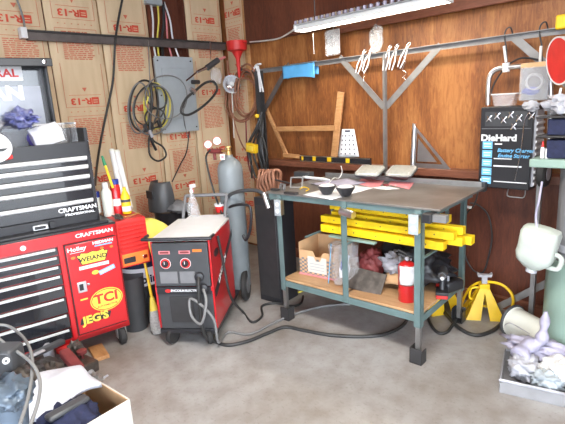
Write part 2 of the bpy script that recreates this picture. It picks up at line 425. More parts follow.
b.box((W0, 0, .13), (0, .012, .165)); b.box((W0 + .02, .015, .14), (-.02, .02, .8))
b.build('body', cab, False, .004)
b = MB().use('black'); b.box((W0, .0, .855), (.0, D0, .868)); b.box((W0, .025, .868), (-.035, D0 - .01, .882)); b.build('top_mat', cab, False, .003)
zs = [.782, .728, .668, .606, .535, .455, .345, .245, .168]
for i in range(8):
    z1, z0 = zs[i] - .004, zs[i + 1] + .004
    b = MB().use('drawer'); b.box((W0 + .025, -.008, z0), (-.370, .30, z1)); dr = b.build('drawer', cab, False, .002)
    b = MB().use('handlealu'); b.prism([(-.006, z1 - .020), (-.022, z1 - .014), (-.024, z1 - .002), (-.018, z1), (-.006, z1 - .003)], W0 + .03, -.385, Matrix(((0, 0, 1, 0), (1, 0, 0, 0), (0, 1, 0, 0), (0, 0, 0, 1))))
    tag(b.build('handle', dr, False), 'bright aluminium strip handle')
b = MB().use('red'); b.box((-.325, -.006, .175), (-.008, .012, .775)); door = b.build('door', cab, False, .004)
b = MB().use('darksteel'); b.box((-.33, .0, .17), (-.003, .008, .78)); b.build('door_gap', cab, False)
b = MB().use('alu'); b.box((-.292, -.014, .455), (-.238, -.004, .525)); b.use('black'); b.box((-.283, -.017, .470), (-.258, -.012, .512)); b.use('chrome'); b.cbox((-.225, -.01, .50), (.016, .012, .016))
b.b.transform(KM); tag(b.build('latch', door, True, .002), 'chrome latch')
def sticker(parts, name='sticker', label=None):
    b = MB()
    for p in parts:
        kind = p[0]
        if kind == 't': b.use(p[1]).text(p[2], p[3], front(p[4], p[5], p[6]) @ Matrix.Rotation(R(p[9] if len(p) > 9 else 0), 4, 'Z'), .0004, p[7] if len(p) > 7 else 1, p[8] if len(p) > 8 else 0)
        else:
            n = p[6] if len(p) > 6 else 4
            b.use(p[1]); b.prism(p[2], 0, .0008, front(p[3], p[4], p[5]))
    o = b.build(name, door); 
    if label: o['label'] = label
    return o
def ell(rx, ry, n=28): return [(rx * math.cos(2 * PI * k / n), ry * math.sin(2 * PI * k / n)) for k in range(n)]
def rect(w, h, sk=0): return [(-w / 2 - sk, -h / 2), (w / 2 - sk, -h / 2), (w / 2 + sk, h / 2), (-w / 2 + sk, h / 2)]
sticker([('p', 'gold', ell(.105, .078), -.127, .366, .0062), ('p', 'redplain', ell(.099, .072), -.127, .366, .0070), ('p', 'gold', ell(.094, .067), -.127, .366, .0078), ('t', 'redplain', 'TCI', .088, -.130, .376, .0090, 1.12, .003), ('t', 'redplain', 'AUTOMOTIVE', .017, -.128, .326, .0090, 1.2, .0004)], label='yellow oval TCI sticker')
sticker([('p', 'black', rect(.19, .040, .006), -.212, .258, .0062), ('t', 'gold', "JEG'S", .072, -.212, .258, .0072, 1.05, .003)], label="yellow JEG'S sticker")
wb_ = [(-.095, .03), (-.075, .028), (-.07, .042), (-.03, .034), (0, .042), (.03, .034), (.07, .042), (.075, .028), (.095, .03), (.070, -.030), (-.070, -.030)]
sticker([('p', 'black', [(x * 1.07, y * 1.12) for x, y in wb_], -.172, .665, .0062), ('p', 'gold', wb_, -.172, .665, .0070), ('t', 'black', 'WEIAND', .040, -.172, .665, .0082, 1.1, .0012), ('p', 'paper', rect(.185, .022), -.172, .612, .0062), ('t', 'redplain', 'SUPERCHARGERS', .014, -.172, .612, .0074, 1.2)], label='yellow and black WEIAND sticker')
m_ = front(-.098, .565, .0062) @ Matrix.Rotation(R(14), 4, 'Z')
b = MB().use('lightblue'); b.prism(rect(.105, .030), 0, .0008, m_); b.use('paper'); b.prism(rect(.092, .016), .0008, .0014, m_); b.build('sticker', door)
b = MB().use('gold'); b.prism(ell(.022, .014), 0, .0008, front(-.172, .565, .0062)); b.build('sticker', door)
b = MB().use('gold'); b.prism(rect(.045, .009), 0, .0008, front(-.265, .405, .0062)); b.build('sticker', door)
b = MB().use('paper'); b.text('Holley', .036, front(-.262, .742, .0062), .0004, 1.2, .001); b.use('paper'); b.prism(rect(.085, .003), 0, .0008, front(-.262, .72, .0062)); b.build('sticker', door)
b = MB().use('paper'); b.text('HEDMAN', .026, front(-.098, .757, .0062), .0004, 1.2, .001); b.use('lightblue'); b.prism(rect(.11, .008), 0, .0008, front(-.098, .737, .0062)); b.build('sticker', door)
b = MB().use('orange'); b.prism(ell(.012, .008), 0, .0008, front(-.11, .716, .0062)); b.prism(ell(.011, .008), 0, .0008, front(-.05, .712, .0062)); b.prism(ell(.014, .009), 0, .0008, front(-.29, .69, .0062)); b.build('sticker', door)
b = MB().use('paper'); b.text('CRAFTSMAN', .034, front(-.14, .822, .0012), .0004, 1.2, .001); b.build('badge', cab); 
b = MB().use('chrome'); b.prism(ell(.016, .016), 0, .004, front(-.55, .815, 0)); b.build('lock', cab)
def caster(par, x, y):
    b = MB().use('alu'); b.box((x - .034, y - .034, .122), (x + .028, y + .028, .13)); b.prism([(y - .034, .125), (y + .03, .125), (y + .006, .05), (y - .030, .05)], x - .031, x - .026, Matrix(((0, 0, 1, 0), (1, 0, 0, 0), (0, 1, 0, 0), (0, 0, 0, 1)))); b.prism([(y - .034, .125), (y + .03, .125), (y + .006, .05), (y - .030, .05)], x + .026, x + .031, Matrix(((0, 0, 1, 0), (1, 0, 0, 0), (0, 1, 0, 0), (0, 0, 0, 1))))
    c = b.build('caster', par, False)
    b = MB().use('rubber'); b.lathe([(.018, -.022), (.052, -.022), (.062, -.014), (.062, .014), (.052, .022), (.018, .022)], 22, KM @ Matrix.Translation(V((x, y - .012, .062))) @ Matrix.Rotation(R(90), 4, 'Y'))
    b.build('wheel', c)
for x in (-.055, -1.2):
    for y in (.05, .40): caster(cab, x, y)

# top chest
CH = frame(K(0, .10, .882), cx_, (0, 0, 1))
def Cb(): return MB()
chest = thing('tool_chest', 'black multi-drawer tool chest with its lid open standing on the red cabinet', 'tool chest', mw=CH)
x1 = -.068; x0 = -1.25; ht = .60; dp = .36; hf = .515
b = MB().use('black')
b.box((x0, 0, 0), (x1, dp, .055)); b.box((x1 - .02, 0, 0), (x1, dp, ht)); b.box((x0, 0, 0), (x0 + .02, dp, ht)); b.box((x0, dp - .01, 0), (x1, dp, ht)); b.box((x0, .02, hf - .085), (x1, dp, hf - .08)); b.box((x0, 0, .425), (x1, .012, hf))
b.box((x0, .02, .04), (x1, .03, .43))
b.build('body', chest, False, .004)
b = MB().use('chrome'); b.prism([(0, 0), (.016, 0), (.016, ht), (0, ht - .02)], x1 - .0005, x1 + .0015, Matrix(((0, 0, 1, 0), (1, 0, 0, 0), (0, 1, 0, 0), (0, 0, 0, 1)))); b.build('corner_trim', chest, False)
tops = [.480, .432, .383, .328, .268, .205, .135]      # drawer tops
tops = [.425, .370, .308, .240, .151, .058]
for i in range(5):
    z1, z0 = tops[i], tops[i + 1] + .004
    b = MB().use('drawer'); b.box((x0 + .022, -.008, z0), (x1 - .022, .26, z1)); dr = b.build('drawer', chest, False, .002)
    b = MB().use('handlealu'); b.prism([(-.006, z1 - .028), (-.020, z1 - .020), (-.026, z1 - .004), (-.020, z1 + .001), (-.006, z1)], x0 + .03, x1 - .028, Matrix(((0, 0, 1, 0), (1, 0, 0, 0), (0, 1, 0, 0), (0, 0, 0, 1))))
    b.b.transform(CH); tag(b.build('handle', dr), 'bright aluminium strip handle')
b = MB().use('paper'); fm = CH @ Matrix.Translation(V((-.195, -.0085, .085))) @ Matrix(((1, 0, 0, 0), (0, 0, -1, 0), (0, 1, 0, 0), (0, 0, 0, 1)))
b.text('CRAFTSMAN', .037, fm @ Matrix.Translation(V((0, .012, 0))), .0004, 1.1, .0013); b.text('PROFESSIONAL', .021, fm @ Matrix.Translation(V((.01, -.020, 0))), .0004, 1.25, .0007); b.build('badge', chest)
b = MB().use('alu'); b.box((-.47, -.03, .006), (-.385, -.004, .036)); b.use('black'); b.box((-.462, -.033, .012), (-.40, -.028, .030)); b.box((-.375, -.03, .004), (-.345, -.002, .045)); b.build('latch', chest, False, .002)
# lid, hinged up at the rear
b = MB().use('black')
LZ = ht - .02; LT = 1.04; xl = -.185
b.box((x0, dp - .03, LZ), (xl, dp - .015, LT)); b.box((x0, dp - .17, LT - .02), (xl + .02, dp - .012, LT)); b.box((x0, dp - .175, LT - .05), (xl + .02, dp - .165, LT)); b.box((xl - .018, dp - .10, LZ), (xl, dp - .015, LT))
lid = b.build('lid', chest, False, .005)
lm = CH @ Matrix.Translation(V((0, dp - .031, 0))) @ Matrix(((1, 0, 0, 0), (0, 0, -1, 0), (0, 1, 0, 0), (0, 0, 0, 1)))
b = MB().use('drawer'); b.prism([(x0 + .02, LZ + .02), (xl - .03, LZ + .02), (xl - .03, LT - .05), (x0 + .02, LT - .06)], 0, .002, lm); tag(b.build('inner_panel', lid), 'shiny dark panel inside the lid')
b = MB().use('plategrey'); b.box((x0 + .03, dp - .036, LZ + .02), (xl - .05, dp - .0335, LZ + .30)); b.b.transform(CH)
b.use('paper'); b.text('CRAFTSMAN', .12, lm @ Matrix.Translation(V((-.335, LZ + .255, .006))), .0005, 1.1, .006, 0, 'RIGHT'); b.build('name_panel', lid)
b = MB().use('paper'); b.prism([(-.75, LT - .125), (-.325, LT - .125), (-.325, LT - .035), (-.75, LT - .035)], .004, .007, lm); b.use('redplain'); b.text('GENERAL', .068, lm @ Matrix.Translation(V((-.35, LT - .08, .0075))), .0005, 1.1, .002, 0, 'RIGHT'); b.build('sign', lid)
b = MB().use('chrome'); b.tube([CH @ V((x1 - .15, dp - .16, LT - .03)), CH @ V((x1 - .16, dp - .16, LT - .12)), CH @ V((x1 - .15, .06, ht))], .004) if False else b.lathe([(.012, 0), (.012, .014), (0, .016)], 12, CH @ Matrix.Translation(V((xl - .03, dp - .178, LT - .025))) @ Matrix.Rotation(R(90), 4, 'X')); b.build('lid_knob', lid)

# things in the open chest
def Hc(x, y, z): return CH @ V((x, y, z))
ty = hf
b = MB().use('traypl')
xa, xb, ya, yb = -.78, -.125, .01, .30
def slab(x0, x1, y0, y1, z0, z1):
    b.box((x0, y0, z0), (x1, y1, z1), CH)
slab(xa, xb, ya + .01, yb, ty - .08, ty - .077); slab(xa, xb, ya + .01, ya + .013, ty - .08, ty + .055) if False else None
slab(xa, xb, yb - .003, yb, ty - .08, ty + .12); slab(xb - .003, xb, ya + .01, yb, ty - .08, ty + .12); slab(xa, xa + .003, ya + .01, yb, ty - .08, ty + .12)
o = b.build('plastic_bin'); tag(o, 'clear plastic bin of small parts set in the open tool chest', 'bin')
b = MB().use('paper'); b.box((xa, yb - .006, ty + .112), (xb, yb + .004, ty + .122), CH); b.box((xb - .006, ya + .01, ty + .112), (xb + .004, yb, ty + .122), CH); b.build('rim', o)
b = MB().use('bluebag'); b.blob(Hc(-.40, .22, ty + .165), (.38, .15, .11), .6, 3.2, 3, 4); b.use('lavender'); tag(b.build('crumpled_bag', ang=180), 'crumpled dark blue bag lying over the bin behind the white carton', 'bag')
b = MB().use('haze'); b.blob(Hc(-.58, .20, ty + .13), (.24, .16, .09), .5, 3, 8, 3); tag(b.build('rag', ang=180), 'grey mottled rag bunched left of the crumpled blue bag', 'rag')
mt = CH @ Matrix.Translation(V((-.285, .10, ty + .055))) @ Matrix.Rotation(R(-14), 4, 'Y') @ Matrix.Rotation(R(24), 4, 'X')
b = MB().use('paper'); b.cbox((0, 0, 0), (.17, .11, .085), mt); b.use('lavender'); b.cbox((-.087, 0, 0), (.004, .108, .083), mt); tag(b.build('small_carton', bevel=.004), 'small white carton with lavender end lying in the plastic bin', 'carton')
b = MB().use('purple'); b.blob(Hc(-.33, .2, ty + .03), (.14, .1, .1), .3, 3, 2, 3); tag(b.build('plastic_wrap', ang=180), 'violet plastic wrapper peeking out behind the white carton', 'wrapper')
b = MB().use('white'); b.lathe([(0, .004), (.06, .002), (.10, .018), (.104, .022), (.10, .022), (.06, .008), (0, .008)], 28, CH @ Matrix.Translation(V((-.60, .02, ty - .0))) @ Matrix.Rotation(R(58), 4, 'X')); tag(b.build('plastic_dish'), 'shallow white plastic dish tilted up at the left of the open chest', 'dish')
b = MB().use('redplain'); b.bar(Hc(-.62, -.0, ty - .06), Hc(-.42, .03, ty - .045), .035, .03); b.use('redplain'); b.bar(Hc(-.66, .03, ty - .035), Hc(-.44, .05, ty - .03), .03, .025); tag(b.build('red_socket_holder', bevel=.005), 'red plastic socket holder lying along the front of the chest', 'holder')
rr = random.Random(5)
spots = [(-.24, .04, 'midgrey', .05), (-.20, .12, 'greasy', .06), (-.38, .05, 'maroon', .055), (-.43, .10, 'greasy', .07), (-.34, .03, 'brass', .04), (-.17, .05, 'darkgreyp', .05), (-.18, .2, 'green', .05), (-.46, .16, 'black', .08)]
words = ['bronze coloured fitting', 'oily grey bracket', 'maroon knob', 'dark oily clamp', 'brass coloured fitting', 'dark plastic clip', 'green plug', 'black lump of foam']
for k, (x, y, m, s) in enumerate(spots):
    b = MB().use(m); b.blob(Hc(x, y, ty - .045), (s * 1.3, s, s * .8), .5, 2.2, k + 11, 2)
    tag(b.build('small_part', ang=50), ['small grey part under the right end of the white carton', 'small oily part by the right wall of the clear bin', 'small maroon part left of the white carton', 'dark oily part beside the red socket holder', 'small brass part in front of the white carton', 'dark clip at the right end of the clear bin', 'green plug at the back right corner of the clear bin', 'black foam lump under the grey mottled rag'][k], 'part', 'small parts loose in the clear bin')

# side locker hung on the cabinet's right end
sl = thing('side_locker', 'small red louvred locker hung on the right end of the tool cabinet', 'locker', mw=frame(K(.008, .03, .53), cx_, (0, 0, 1)))
b = MB().use('redplain'); w_, d_, h_ = .205, .30, .33
b.box((0, 0, 0), (w_, d_, h_)); b.build('body', sl, False, .006)
for k in range(7):
    b = MB().use('redplain'); z = .115 + k * .028; b.prism([(-.001, z), (-.014, z + .004), (-.014, z + .012), (-.001, z + .022)], .012, w_ - .012, Matrix(((0, 0, 1, 0), (1, 0, 0, 0), (0, 1, 0, 0), (0, 0, 0, 1)))); b.build('louvre', sl, False)
b = MB().use('orange'); b.box((.012, -.005, .012), (w_ - .012, 0, .095)); b.use('black'); b.box((.02, -.009, .03), (.10, -.004, .07)); b.use('chrome'); b.cbox((.165, -.01, .055), (.03, .012, .025)); b.build('lower_drawer', sl, False, .002)
# bottles
def bottle(name, label, pos, prof, mats, catg='bottle', parts=()):
    t = thing(name, label, catg, pos)
    b = MB().use(mats[0]); b.lathe(prof, 24); b.build('body', t, False, ang=50)
    for nm, m, pr in parts:
        b = MB().use(m); b.lathe(pr, 24); b.build(nm, t, False, ang=50)
    return t
tz = .865
bottle('spray_can', 'white spray can with domed top, tallest of the white bottles on the cabinet', K(.035, .245, .862), [(.034, 0), (.036, .01), (.036, .17), (.02, .195)], ['offwhite'], 'spray can', [('cap', 'paper', [(.020, .195), (.020, .235), (0, .24)])])
bottle('blue_cap_can', 'small white can with blue cap beside the black tool chest', K(-.014, .33, .883), [(.026, 0), (.026, .11)], ['offwhite'], 'can', [('cap', 'blue', [(.027, .11), (.027, .15), (0, .152)])])
bottle('red_spray_can', 'red spray can with dark blue lid standing on the side locker', K(.105, .26, tz), [(.033, 0), (.033, .2), (.024, .215)], ['red'], 'spray can', [('cap', 'blue', [(.030, .212), (.030, .245), (0, .247)]), ('band', 'paper', [(.0335, .06), (.0335, .11)])])
bottle('yellow_bottle', 'yellow squeeze bottle in front of the white tubes on the side locker', K(.15, .205, tz), [(.030, 0), (.032, .01), (.032, .125), (.015, .16)], ['yellow'], 'bottle', [('cap', 'yellow', [(.014, .16), (.010, .19), (0, .192)]), ('label_band', 'paper', [(.0325, .02), (.0325, .055)]), ('mark', 'darkgreyp', [(.0326, .085), (.0326, .105)])])
for (xa, ya, xb, yb, l) in ((135, 211, 112, 151, 'left'), (139, 211, 117, 152, 'right')):
    a = K(.155 if l == 'left' else .195, .29 if l == 'left' else .27, .885); c = a + (PX(xb, yb, -3.40) - PX(xa, ya, -3.12)) * 1.0; c = PX(xb, yb, -3.46)
    b = MB().use('paper'); d = (c - a).normalized(); b.tube([a, c], .020, 16); b.use('offwhite'); b.tube([c - d * .01, c + d * .006], .0225, 16)
    tag(b.build('white_tube', ang=40), 'long white tube leaning on the wall, %s one of the pair' % l, 'tube', 'white tubes on the side locker')
a = PX(113, 188, -3.05); c = PX(102, 156, -3.12)
t = thing('paint_marker', 'yellow stick with green grip standing up behind the bottles', 'marker', a); b = MB().use('yellow'); b.tube([a, a.lerp(c, .72)], .009, 10); b.build('shaft', t); b = MB().use('green'); b.tube([a.lerp(c, .70), c], [.012, .008], 10); b.build('grip', t)
# clutter at the front edge of the locker
b = MB().use('greasy'); b.blob(K(.04, .06, .885), (.11, .05, .03), .6, 3, 4, 3); tag(b.build('rag_of_bits', ang=50), 'dark oily rag on the cabinet corner in front of the bottles', 'rag')
b = MB().use('brass'); b.tube([K(.06, .03, .88), K(.2, .1, .875)], .006, 8); tag(b.build('brush_handle'), 'thin wooden handle lying on the side locker top', 'handle')

# ================================================================== WELDER
WA = R(38)
WO = PZ(190, 335, .02); WO.z = 0
WM = Matrix.Translation(PZ(189, 329, .12) - V((0, 0, .12))) @ Matrix.Rotation(WA, 4, 'Z')     # origin mid front, x to the right, y back
wd = thing('welder', 'red and dark grey welder on a wheeled cart, cables looped at its front', 'welder', mw=WM)
ww, wl_, wh = .40, .56, .76
hw = ww / 2
X2 = Matrix(((0, 0, 1, 0), (1, 0, 0, 0), (0, 1, 0, 0), (0, 0, 0, 1)))     # (y,z) profile swept on x
b = MB().use('red')
b.box((hw - .012, .0, .13), (hw, wl_, .735)); b.box((-hw, .0, .13), (-hw + .012, wl_, .735)); b.box((-hw, wl_ - .012, .13), (hw, wl_, .73)); b.box((-hw, .01, .12), (hw, wl_, .15))
b.box((-hw, -.006, .395), (hw, .0, .425)); b.box((hw - .012, -.006, .16), (hw, .02, .74)); b.box((-hw, -.006, .18), (-hw + .010, .02, .40))
b.build('case', wd, False, .004)
b = MB().use('white'); b.box((-hw, .0, .735), (hw, wl_, .750)); tag(b.build('top_panel', wd, False, .005), 'pale top panel')
b = MB().use('darkgreyp'); b.box((-hw + .012, -.012, .43), (hw - .016, .02, .725)); b.box((-hw + .010, .002, .12), (hw - .012, .03, .39)); fp = b.build('front_panel', wd, False, .006)
b = MB().use('midgrey'); b.box((-hw + .05, -.018, .455), (-.03, -.011, .535)); b.box((-.015, -.018, .455), (.085, -.011, .535)); b.b.transform(WM); b.build('chart_plate', fp)
wf = lambda x, z, off: WM @ Matrix.Translation(V((x, -off, z))) @ Matrix(((1, 0, 0, 0), (0, 0, -1, 0), (0, 1, 0, 0), (0, 0, 0, 1)))
for x in (-.105, .03):
    b = MB().use('paper'); b.prism(ell(.036, .036), 0, .002, wf(x, .59, .012)); b.use('redplain'); b.prism(ell(.033, .033), .002, .003, wf(x, .59, .012)); b.build('dial', fp)
    b = MB().use('black'); b.lathe([(.022, 0), (.020, .016), (0, .018)], 18, wf(x, .59, .014)); b.use('paper'); b.prism(rect(.004, .02), .018, .019, wf(x, .6, .014)); b.build('knob', fp)
    b = MB().use('pink'); b.prism(rect(.075, .022), 0, .002, wf(x, .665, .012)); b.use('maroon'); b.prism(rect(.06, .012), .002, .003, wf(x, .665, .012)); b.build('display', fp)
b = MB().use('orange'); b.prism(rect(.06, .018), 0, .003, wf(.115, .675, .012)); b.build('power_switch', fp)
for x, z in ((.08, .50), (.10, .42)):
    b = MB().use('black'); b.lathe([(.030, 0), (.030, .02), (.022, .025), (0, .025)], 18, wf(x + .035, z, .012)); b.build('gun_socket', fp)
b = MB().use('black'); b.box((-hw + .014, -.010, .375), (hw - .018, -.004, .425)); b.b.transform(WM); b.use('redplain'); b.prism(ell(.02, .012), 0, .002, wf(-.11, .40, .011)); b.use('paper'); b.text('LINCOLN', .022, wf(-.05, .40, .0105), .0005, 1.1, .0008); b.text('ELECTRIC', .020, wf(.055, .40, .0105), .0005, 1.1, .0006); b.build('name_strip', wd)
b = MB().use('darksteel'); b.box((-.11, -.004, .17), (.05, .006, .355)); b.build('lower_door', wd, False, .004)
# side markings: slash and logo
sfm = WM @ Matrix.Translation(V((hw + .0008, 0, 0))) @ Matrix(((0, 0, 1, 0), (1, 0, 0, 0), (0, 1, 0, 0), (0, 0, 0, 1)))
b = MB().use('black'); b.prism([(.02, .34), (.06, .34), (.60, .60), (.60, .65), (.02, .39)], 0, .001, sfm); b.use('paper'); b.text('LINCOLN', .055, sfm @ Matrix.Translation(V((.24, .465, .0012))) @ Matrix.Rotation(R(25), 4, 'Z'), .0005, 1.1, .002); b.build('side_decal', wd)
b = MB().use('black'); b.prism(ell(.05, .028), 0, .003, sfm @ Matrix.Translation(V((.12, .62, 0)))); b.build('hand_hole', wd)
b = MB().use('black'); b.tube(cat([V((-hw - .02, .03, .77)), V((-hw - .02, -.035, .765)), V((-hw + .01, -.05, .765)), V((hw - .01, -.05, .765)), V((hw + .015, -.04, .765)), V((hw + .02, .03, .765))], 5), .011, 10); b.build('front_handle', wd, False)
# cart: rear tray, wheels, rear handle
b = MB().use('black'); b.box((-hw, wl_, .085), (hw, wl_ + .32, .10)); b.box((-hw, -.004, .09), (hw, wl_, .12)); b.box((-hw, wl_ + .30, .085), (hw, wl_ + .32, .16)); b.build('cart_tray', wd, False, .003)
for s in (-1, 1):
    b = MB().use('rubber'); b.lathe([(.03, -.02), (.12, -.02), (.128, -.01), (.128, .01), (.12, .02), (.03, .02)], 28, WM @ Matrix.Translation(V((s * (hw + .045), wl_ + .20, .128))) @ Matrix.Rotation(R(90), 4, 'Y'))
    b.use('midgrey'); b.lathe([(.0, -.024), (.07, -.022), (.075, 0), (.07, .022), (0, .024)], 24, WM @ Matrix.Translation(V((s * (hw + .045), wl_ + .20, .128))) @ Matrix.Rotation(R(90), 4, 'Y')); b.build('rear_wheel', wd)
    b = MB().use('rubber'); b.lathe([(.012, -.018), (.054, -.018), (.060, 0), (.054, .018), (.012, .018)], 22, WM @ Matrix.Translation(V((s * .13, .03, .060))) @ Matrix.Rotation(R(70 if s < 0 else 110), 4, 'Z') @ Matrix.Rotation(R(90), 4, 'X'))
    b.use('alu'); b.cbox((s * .13, .06, .088), (.05, .05, .008), WM); b.build('caster', wd)
b = MB().use('midgrey')
for s in (-1, 1): b.tube(cat([V((s * .165, wl_ + .02, .12)), V((s * .165, wl_ + .02, .70)), V((s * .165, wl_ + .10, .86)), V((s * .165, wl_ + .14, .90))], 5), .013, 10)
b.tube([V((-.165, wl_ + .14, .90)), V((.165, wl_ + .14, .90))], .013, 10); b.build('cart_handle', wd, False)

# paper, cup, gun, spray bottle on the welder
def Wl(x, y, z): return WM @ V((x, y, z))
b = MB().use('paper'); b.grid(lambda u, v: Wl(-.13 + .30 * u, .05 + .60 * v, .752 + .004 * abs(noise.noise(V((u * 3, v * 4, 1))))), 12, 16, .001); tag(b.build('paper_sheet'), 'large white sheet covering the welder top', 'paper')
t = thing('paper_cup', 'red and white cup standing at the back of the welder top', 'cup', PZ(220, 212, .756))
b = MB().use('redplain'); b.lathe([(.028, 0), (.038, .05)], 24); b.use('paper'); b.lathe([(.0382, .05), (.041, .068), (.036, .068), (.026, .006), (0, .005)], 24); b.build('cup_wall', t, False, ang=50)
t = thing('spray_bottle', 'clear trigger spray bottle with white nozzle behind the welder', 'bottle', Wl(-.09, .62, .752))
b = MB().use('bagplastic'); b.lathe([(.045, 0), (.047, .02), (.045, .08), (.030, .13), (.014, .17), (.013, .19)], 24); b.build('bottle_body', t, False, ang=60)
b = MB().use('paper'); b.lathe([(.016, .185), (.016, .205), (.010, .21), (0, .212)], 16); b.bar((-.01, 0, .235), (.05, 0, .245), .022, .028); b.bar((.0, 0, .2), (.0, 0, .24), .018, .018); b.build('trigger_head', t, False, .004)
b = MB().use('pink'); b.tube([(.02, 0, .22), (.03, 0, .195)], .004, 6); b.build('trigger', t, False)
# helmet stand: dark welding helmet and gloves on a black drum behind the welder
P = PX(172, 205, -3.48); P.z = 0
hb = .72
b = MB().use('black'); b.lathe([(.14, 0), (.15, .02), (.155, hb - .03), (.16, hb), (0, hb)], 28, Matrix.Translation(P)); drum = tag(b.build('black_drum', ang=50), 'tall black drum between tool cabinet and welder by the papered wall', 'drum')
hp = P + V((-.02, -.06, hb))
t = thing('welding_helmet', 'dark welding helmet resting on the black drum', 'helmet', hp)
b = MB().use('darkgreyp'); b.grid(lambda u, v: (.13 * math.sin((u - .5) * 3.6) * (1 - .25 * v ** 3), -.13 * math.cos((u - .5) * 3.6) * (1 - .35 * v ** 3), .01 + .25 * v), 16, 12, .006, (0, 1, 0)); b.build('shell', t, False, ang=70)
b = MB().use('black'); b.cbox((0, -.128, .16), (.10, .012, .07)); b.build('visor', t, False, .004)
b = MB().use('midgrey'); b.blob(hp + V((.14, .05, .04)), (.26, .16, .10), .5, 2.5, 9, 3); tag(b.build('work_gloves', ang=180), 'dark grey work gloves draped between helmet and spray bottle', 'gloves')
# gun cable loop and clamp above the cylinder tray: grey torch handle arching right of the cylinder
cable('torch_cable', [PY(222, 212, 2.20), PY(227, 198, 2.2), PY(236, 192, 2.2), PY(252, 190, 2.2), PY(262, 193, 2.2), PY(267, 200, 2.2)], .014, 'darkgreyp', 'thick dark torch lead arching past the grey cylinder', 'cable')
a = PY(264, 193, 2.2); c = PY(269, 208, 2.2)
b = MB().use('alu'); b.tube([a, c], [.016, .018], 14); tag(b.build('torch_nozzle'), 'shiny metal torch nozzle hanging by the bench corner', 'nozzle')
cable('ground_lead', [PY(222, 214, 2.22), PY(232, 206, 2.22), PY(247, 205, 2.22), PY(251, 212, 2.22), PY(250, 230, 2.22), PY(246, 240, 2.22), PY(243, 235, 2.22)], .011, 'black', 'black lead hooked round the middle of the grey cylinder', 'cable')

# ================================================================== GAS CYLINDER
cc = WM @ V((.05, wl_ + .155, .10)); cc = PZ(240, 291, .05); cc.z = .10
t = thing('gas_cylinder', 'tall grey gas cylinder with a two gauge regulator at its top', 'gas cylinder', cc)
hsh = up(cc, 170) - .10; htop = up(cc, 141) - .10
b = MB().use('cylgrey'); b.lathe([(.092, 0), ((.100), .012), ((.100), hsh)] + [((.100) * math.cos(a * PI / 14) + .0, hsh + .105 * math.sin(a * PI / 14)) for a in range(1, 6)] + [(.030, hsh + .106), (.030, hsh + .120)], 36); b.build('tank', t, False, ang=50)
b = MB().use('brass'); zz = hsh + .12; b.lathe([(.022, zz), (.022, zz + .03), (.012, zz + .035), (.012, zz + .05), (.026, zz + .055), (.026, zz + .068), (0, zz + .07)], 18); b.tube([(0, 0, zz + .03), (-.10, -.03, zz + .03)], .010, 10); b.build('valve', t, False, ang=40)
b = MB().use('maroon'); b.tube([(-.06, -.02, zz + .03), (-.16, -.05, zz + .03)], .020, 12); b.tube([(-.13, -.04, zz + .01), (-.13, -.04, zz - .04)], .013, 10); reg = b.build('regulator', t, False)
for px, py in ((208, 144.5), (217, 141)):
    g = PY(px, py, cc.y - .05); dirv = (CAM - g).normalized(); 
    m = frame(g, V((dirv.y, -dirv.x, 0)) * -1, dirv)
    b = MB().use('redplain'); b.lathe([(.030, -.02), (.034, -.018), (.034, .0), (.030, .004)], 24, m); b.use('paper'); b.lathe([(.030, .0045), (0, .0046)], 24, m); b.use('black'); b.prism(rect(.003, .024), .005, .006, m @ Matrix.Rotation(.7, 4, 'Z')); b.build('gauge', reg)
b = MB().use('paper'); g = PY(222.5, 157, cc.y - .09); dv = (CAM - g); dv.z = 0; dv.normalize(); b.prism(rect(.035, .045), 0, .001, frame(g + dv * .004, V((-dv.y, dv.x, 0)), dv)); b.use('pink'); b.prism(rect(.02, .02), .001, .0015, frame(g + dv * .004, V((-dv.y, dv.x, 0)), dv)); b.build('label_plate', t)
cable('gas_hose', [PY(210, 150, 2.22), PY(206, 158, 2.22), PY(210, 178, 2.2), PY(215, 195, 2.2), PY(219, 206, 2.18), PY(222, 214, 2.15)], .008, 'cord', 'black gas hose dropping from the regulator to the welder', 'hose')

# yellow cloth over something
tc_ = K(.30, .28, 0)
def yc(u, v):
    a_ = K(.235 + .20 * u, .42 - .36 * v, 0)
    z = .615 + .185 * math.sin(PI * min(1, .12 + .8 * v)) * (1 - .45 * u ** 3) + .035 * noise.noise(V((u * 3.5, v * 3.5, 2))) - .16 * max(0, v - .72) * 2.6
    return V((a_.x, a_.y, z))
b = MB().use('yellowcloth'); b.grid(yc, 24, 20, .014); tag(b.build('yellow_towel', ang=180), 'crumpled yellow towel draped over the drum left of the welder', 'towel')
# oil drum VALVOLINE
dp_ = PX(142, 275, -3.19); dp_.z = 0
t = thing('oil_drum', 'black and white oil drum marked Valvoline behind the broom', 'drum', dp_)
b = MB().use('black'); b.lathe([(.16, 0), (.165, .01), (.165, .30)], 32); b.build('lower_shell', t, False, ang=50)
b = MB().use('paper'); b.lathe([(.1655, .30), (.1655, .44)], 32); b.build('white_band', t, False, ang=50)
b = MB().use('navy'); b.lathe([(.165, .44), (.165, .585), (.17, .59), (.17, .60), (0, .60)], 32); b.build('upper_shell', t, False, ang=50)
# lettering bent round the drum
vdir = math.atan2(CAM.y - dp_.y, CAM.x - dp_.x)
b = MB().use('navy'); b.text('Valvoline', .085, Matrix(), .0004, 1.0, .003)
for v in b.b.verts:
    a = vdir + (v.co.x + .0) / .166; r_ = .1662 + v.co.z; z = .35 + v.co.y; v.co = dp_ + V((r_ * math.cos(a), r_ * math.sin(a), z))
b.build('lettering', t)
b = MB().use('redplain'); b.text('V', .10, Matrix(), .0004, 1.2, .006)
for v in b.b.verts:
    a = vdir + (v.co.x - .02) / .166; r_ = .1662 + v.co.z; z = .51 + v.co.y; v.co = dp_ + V((r_ * math.cos(a), r_ * math.sin(a), z))
b.build('logo', t)
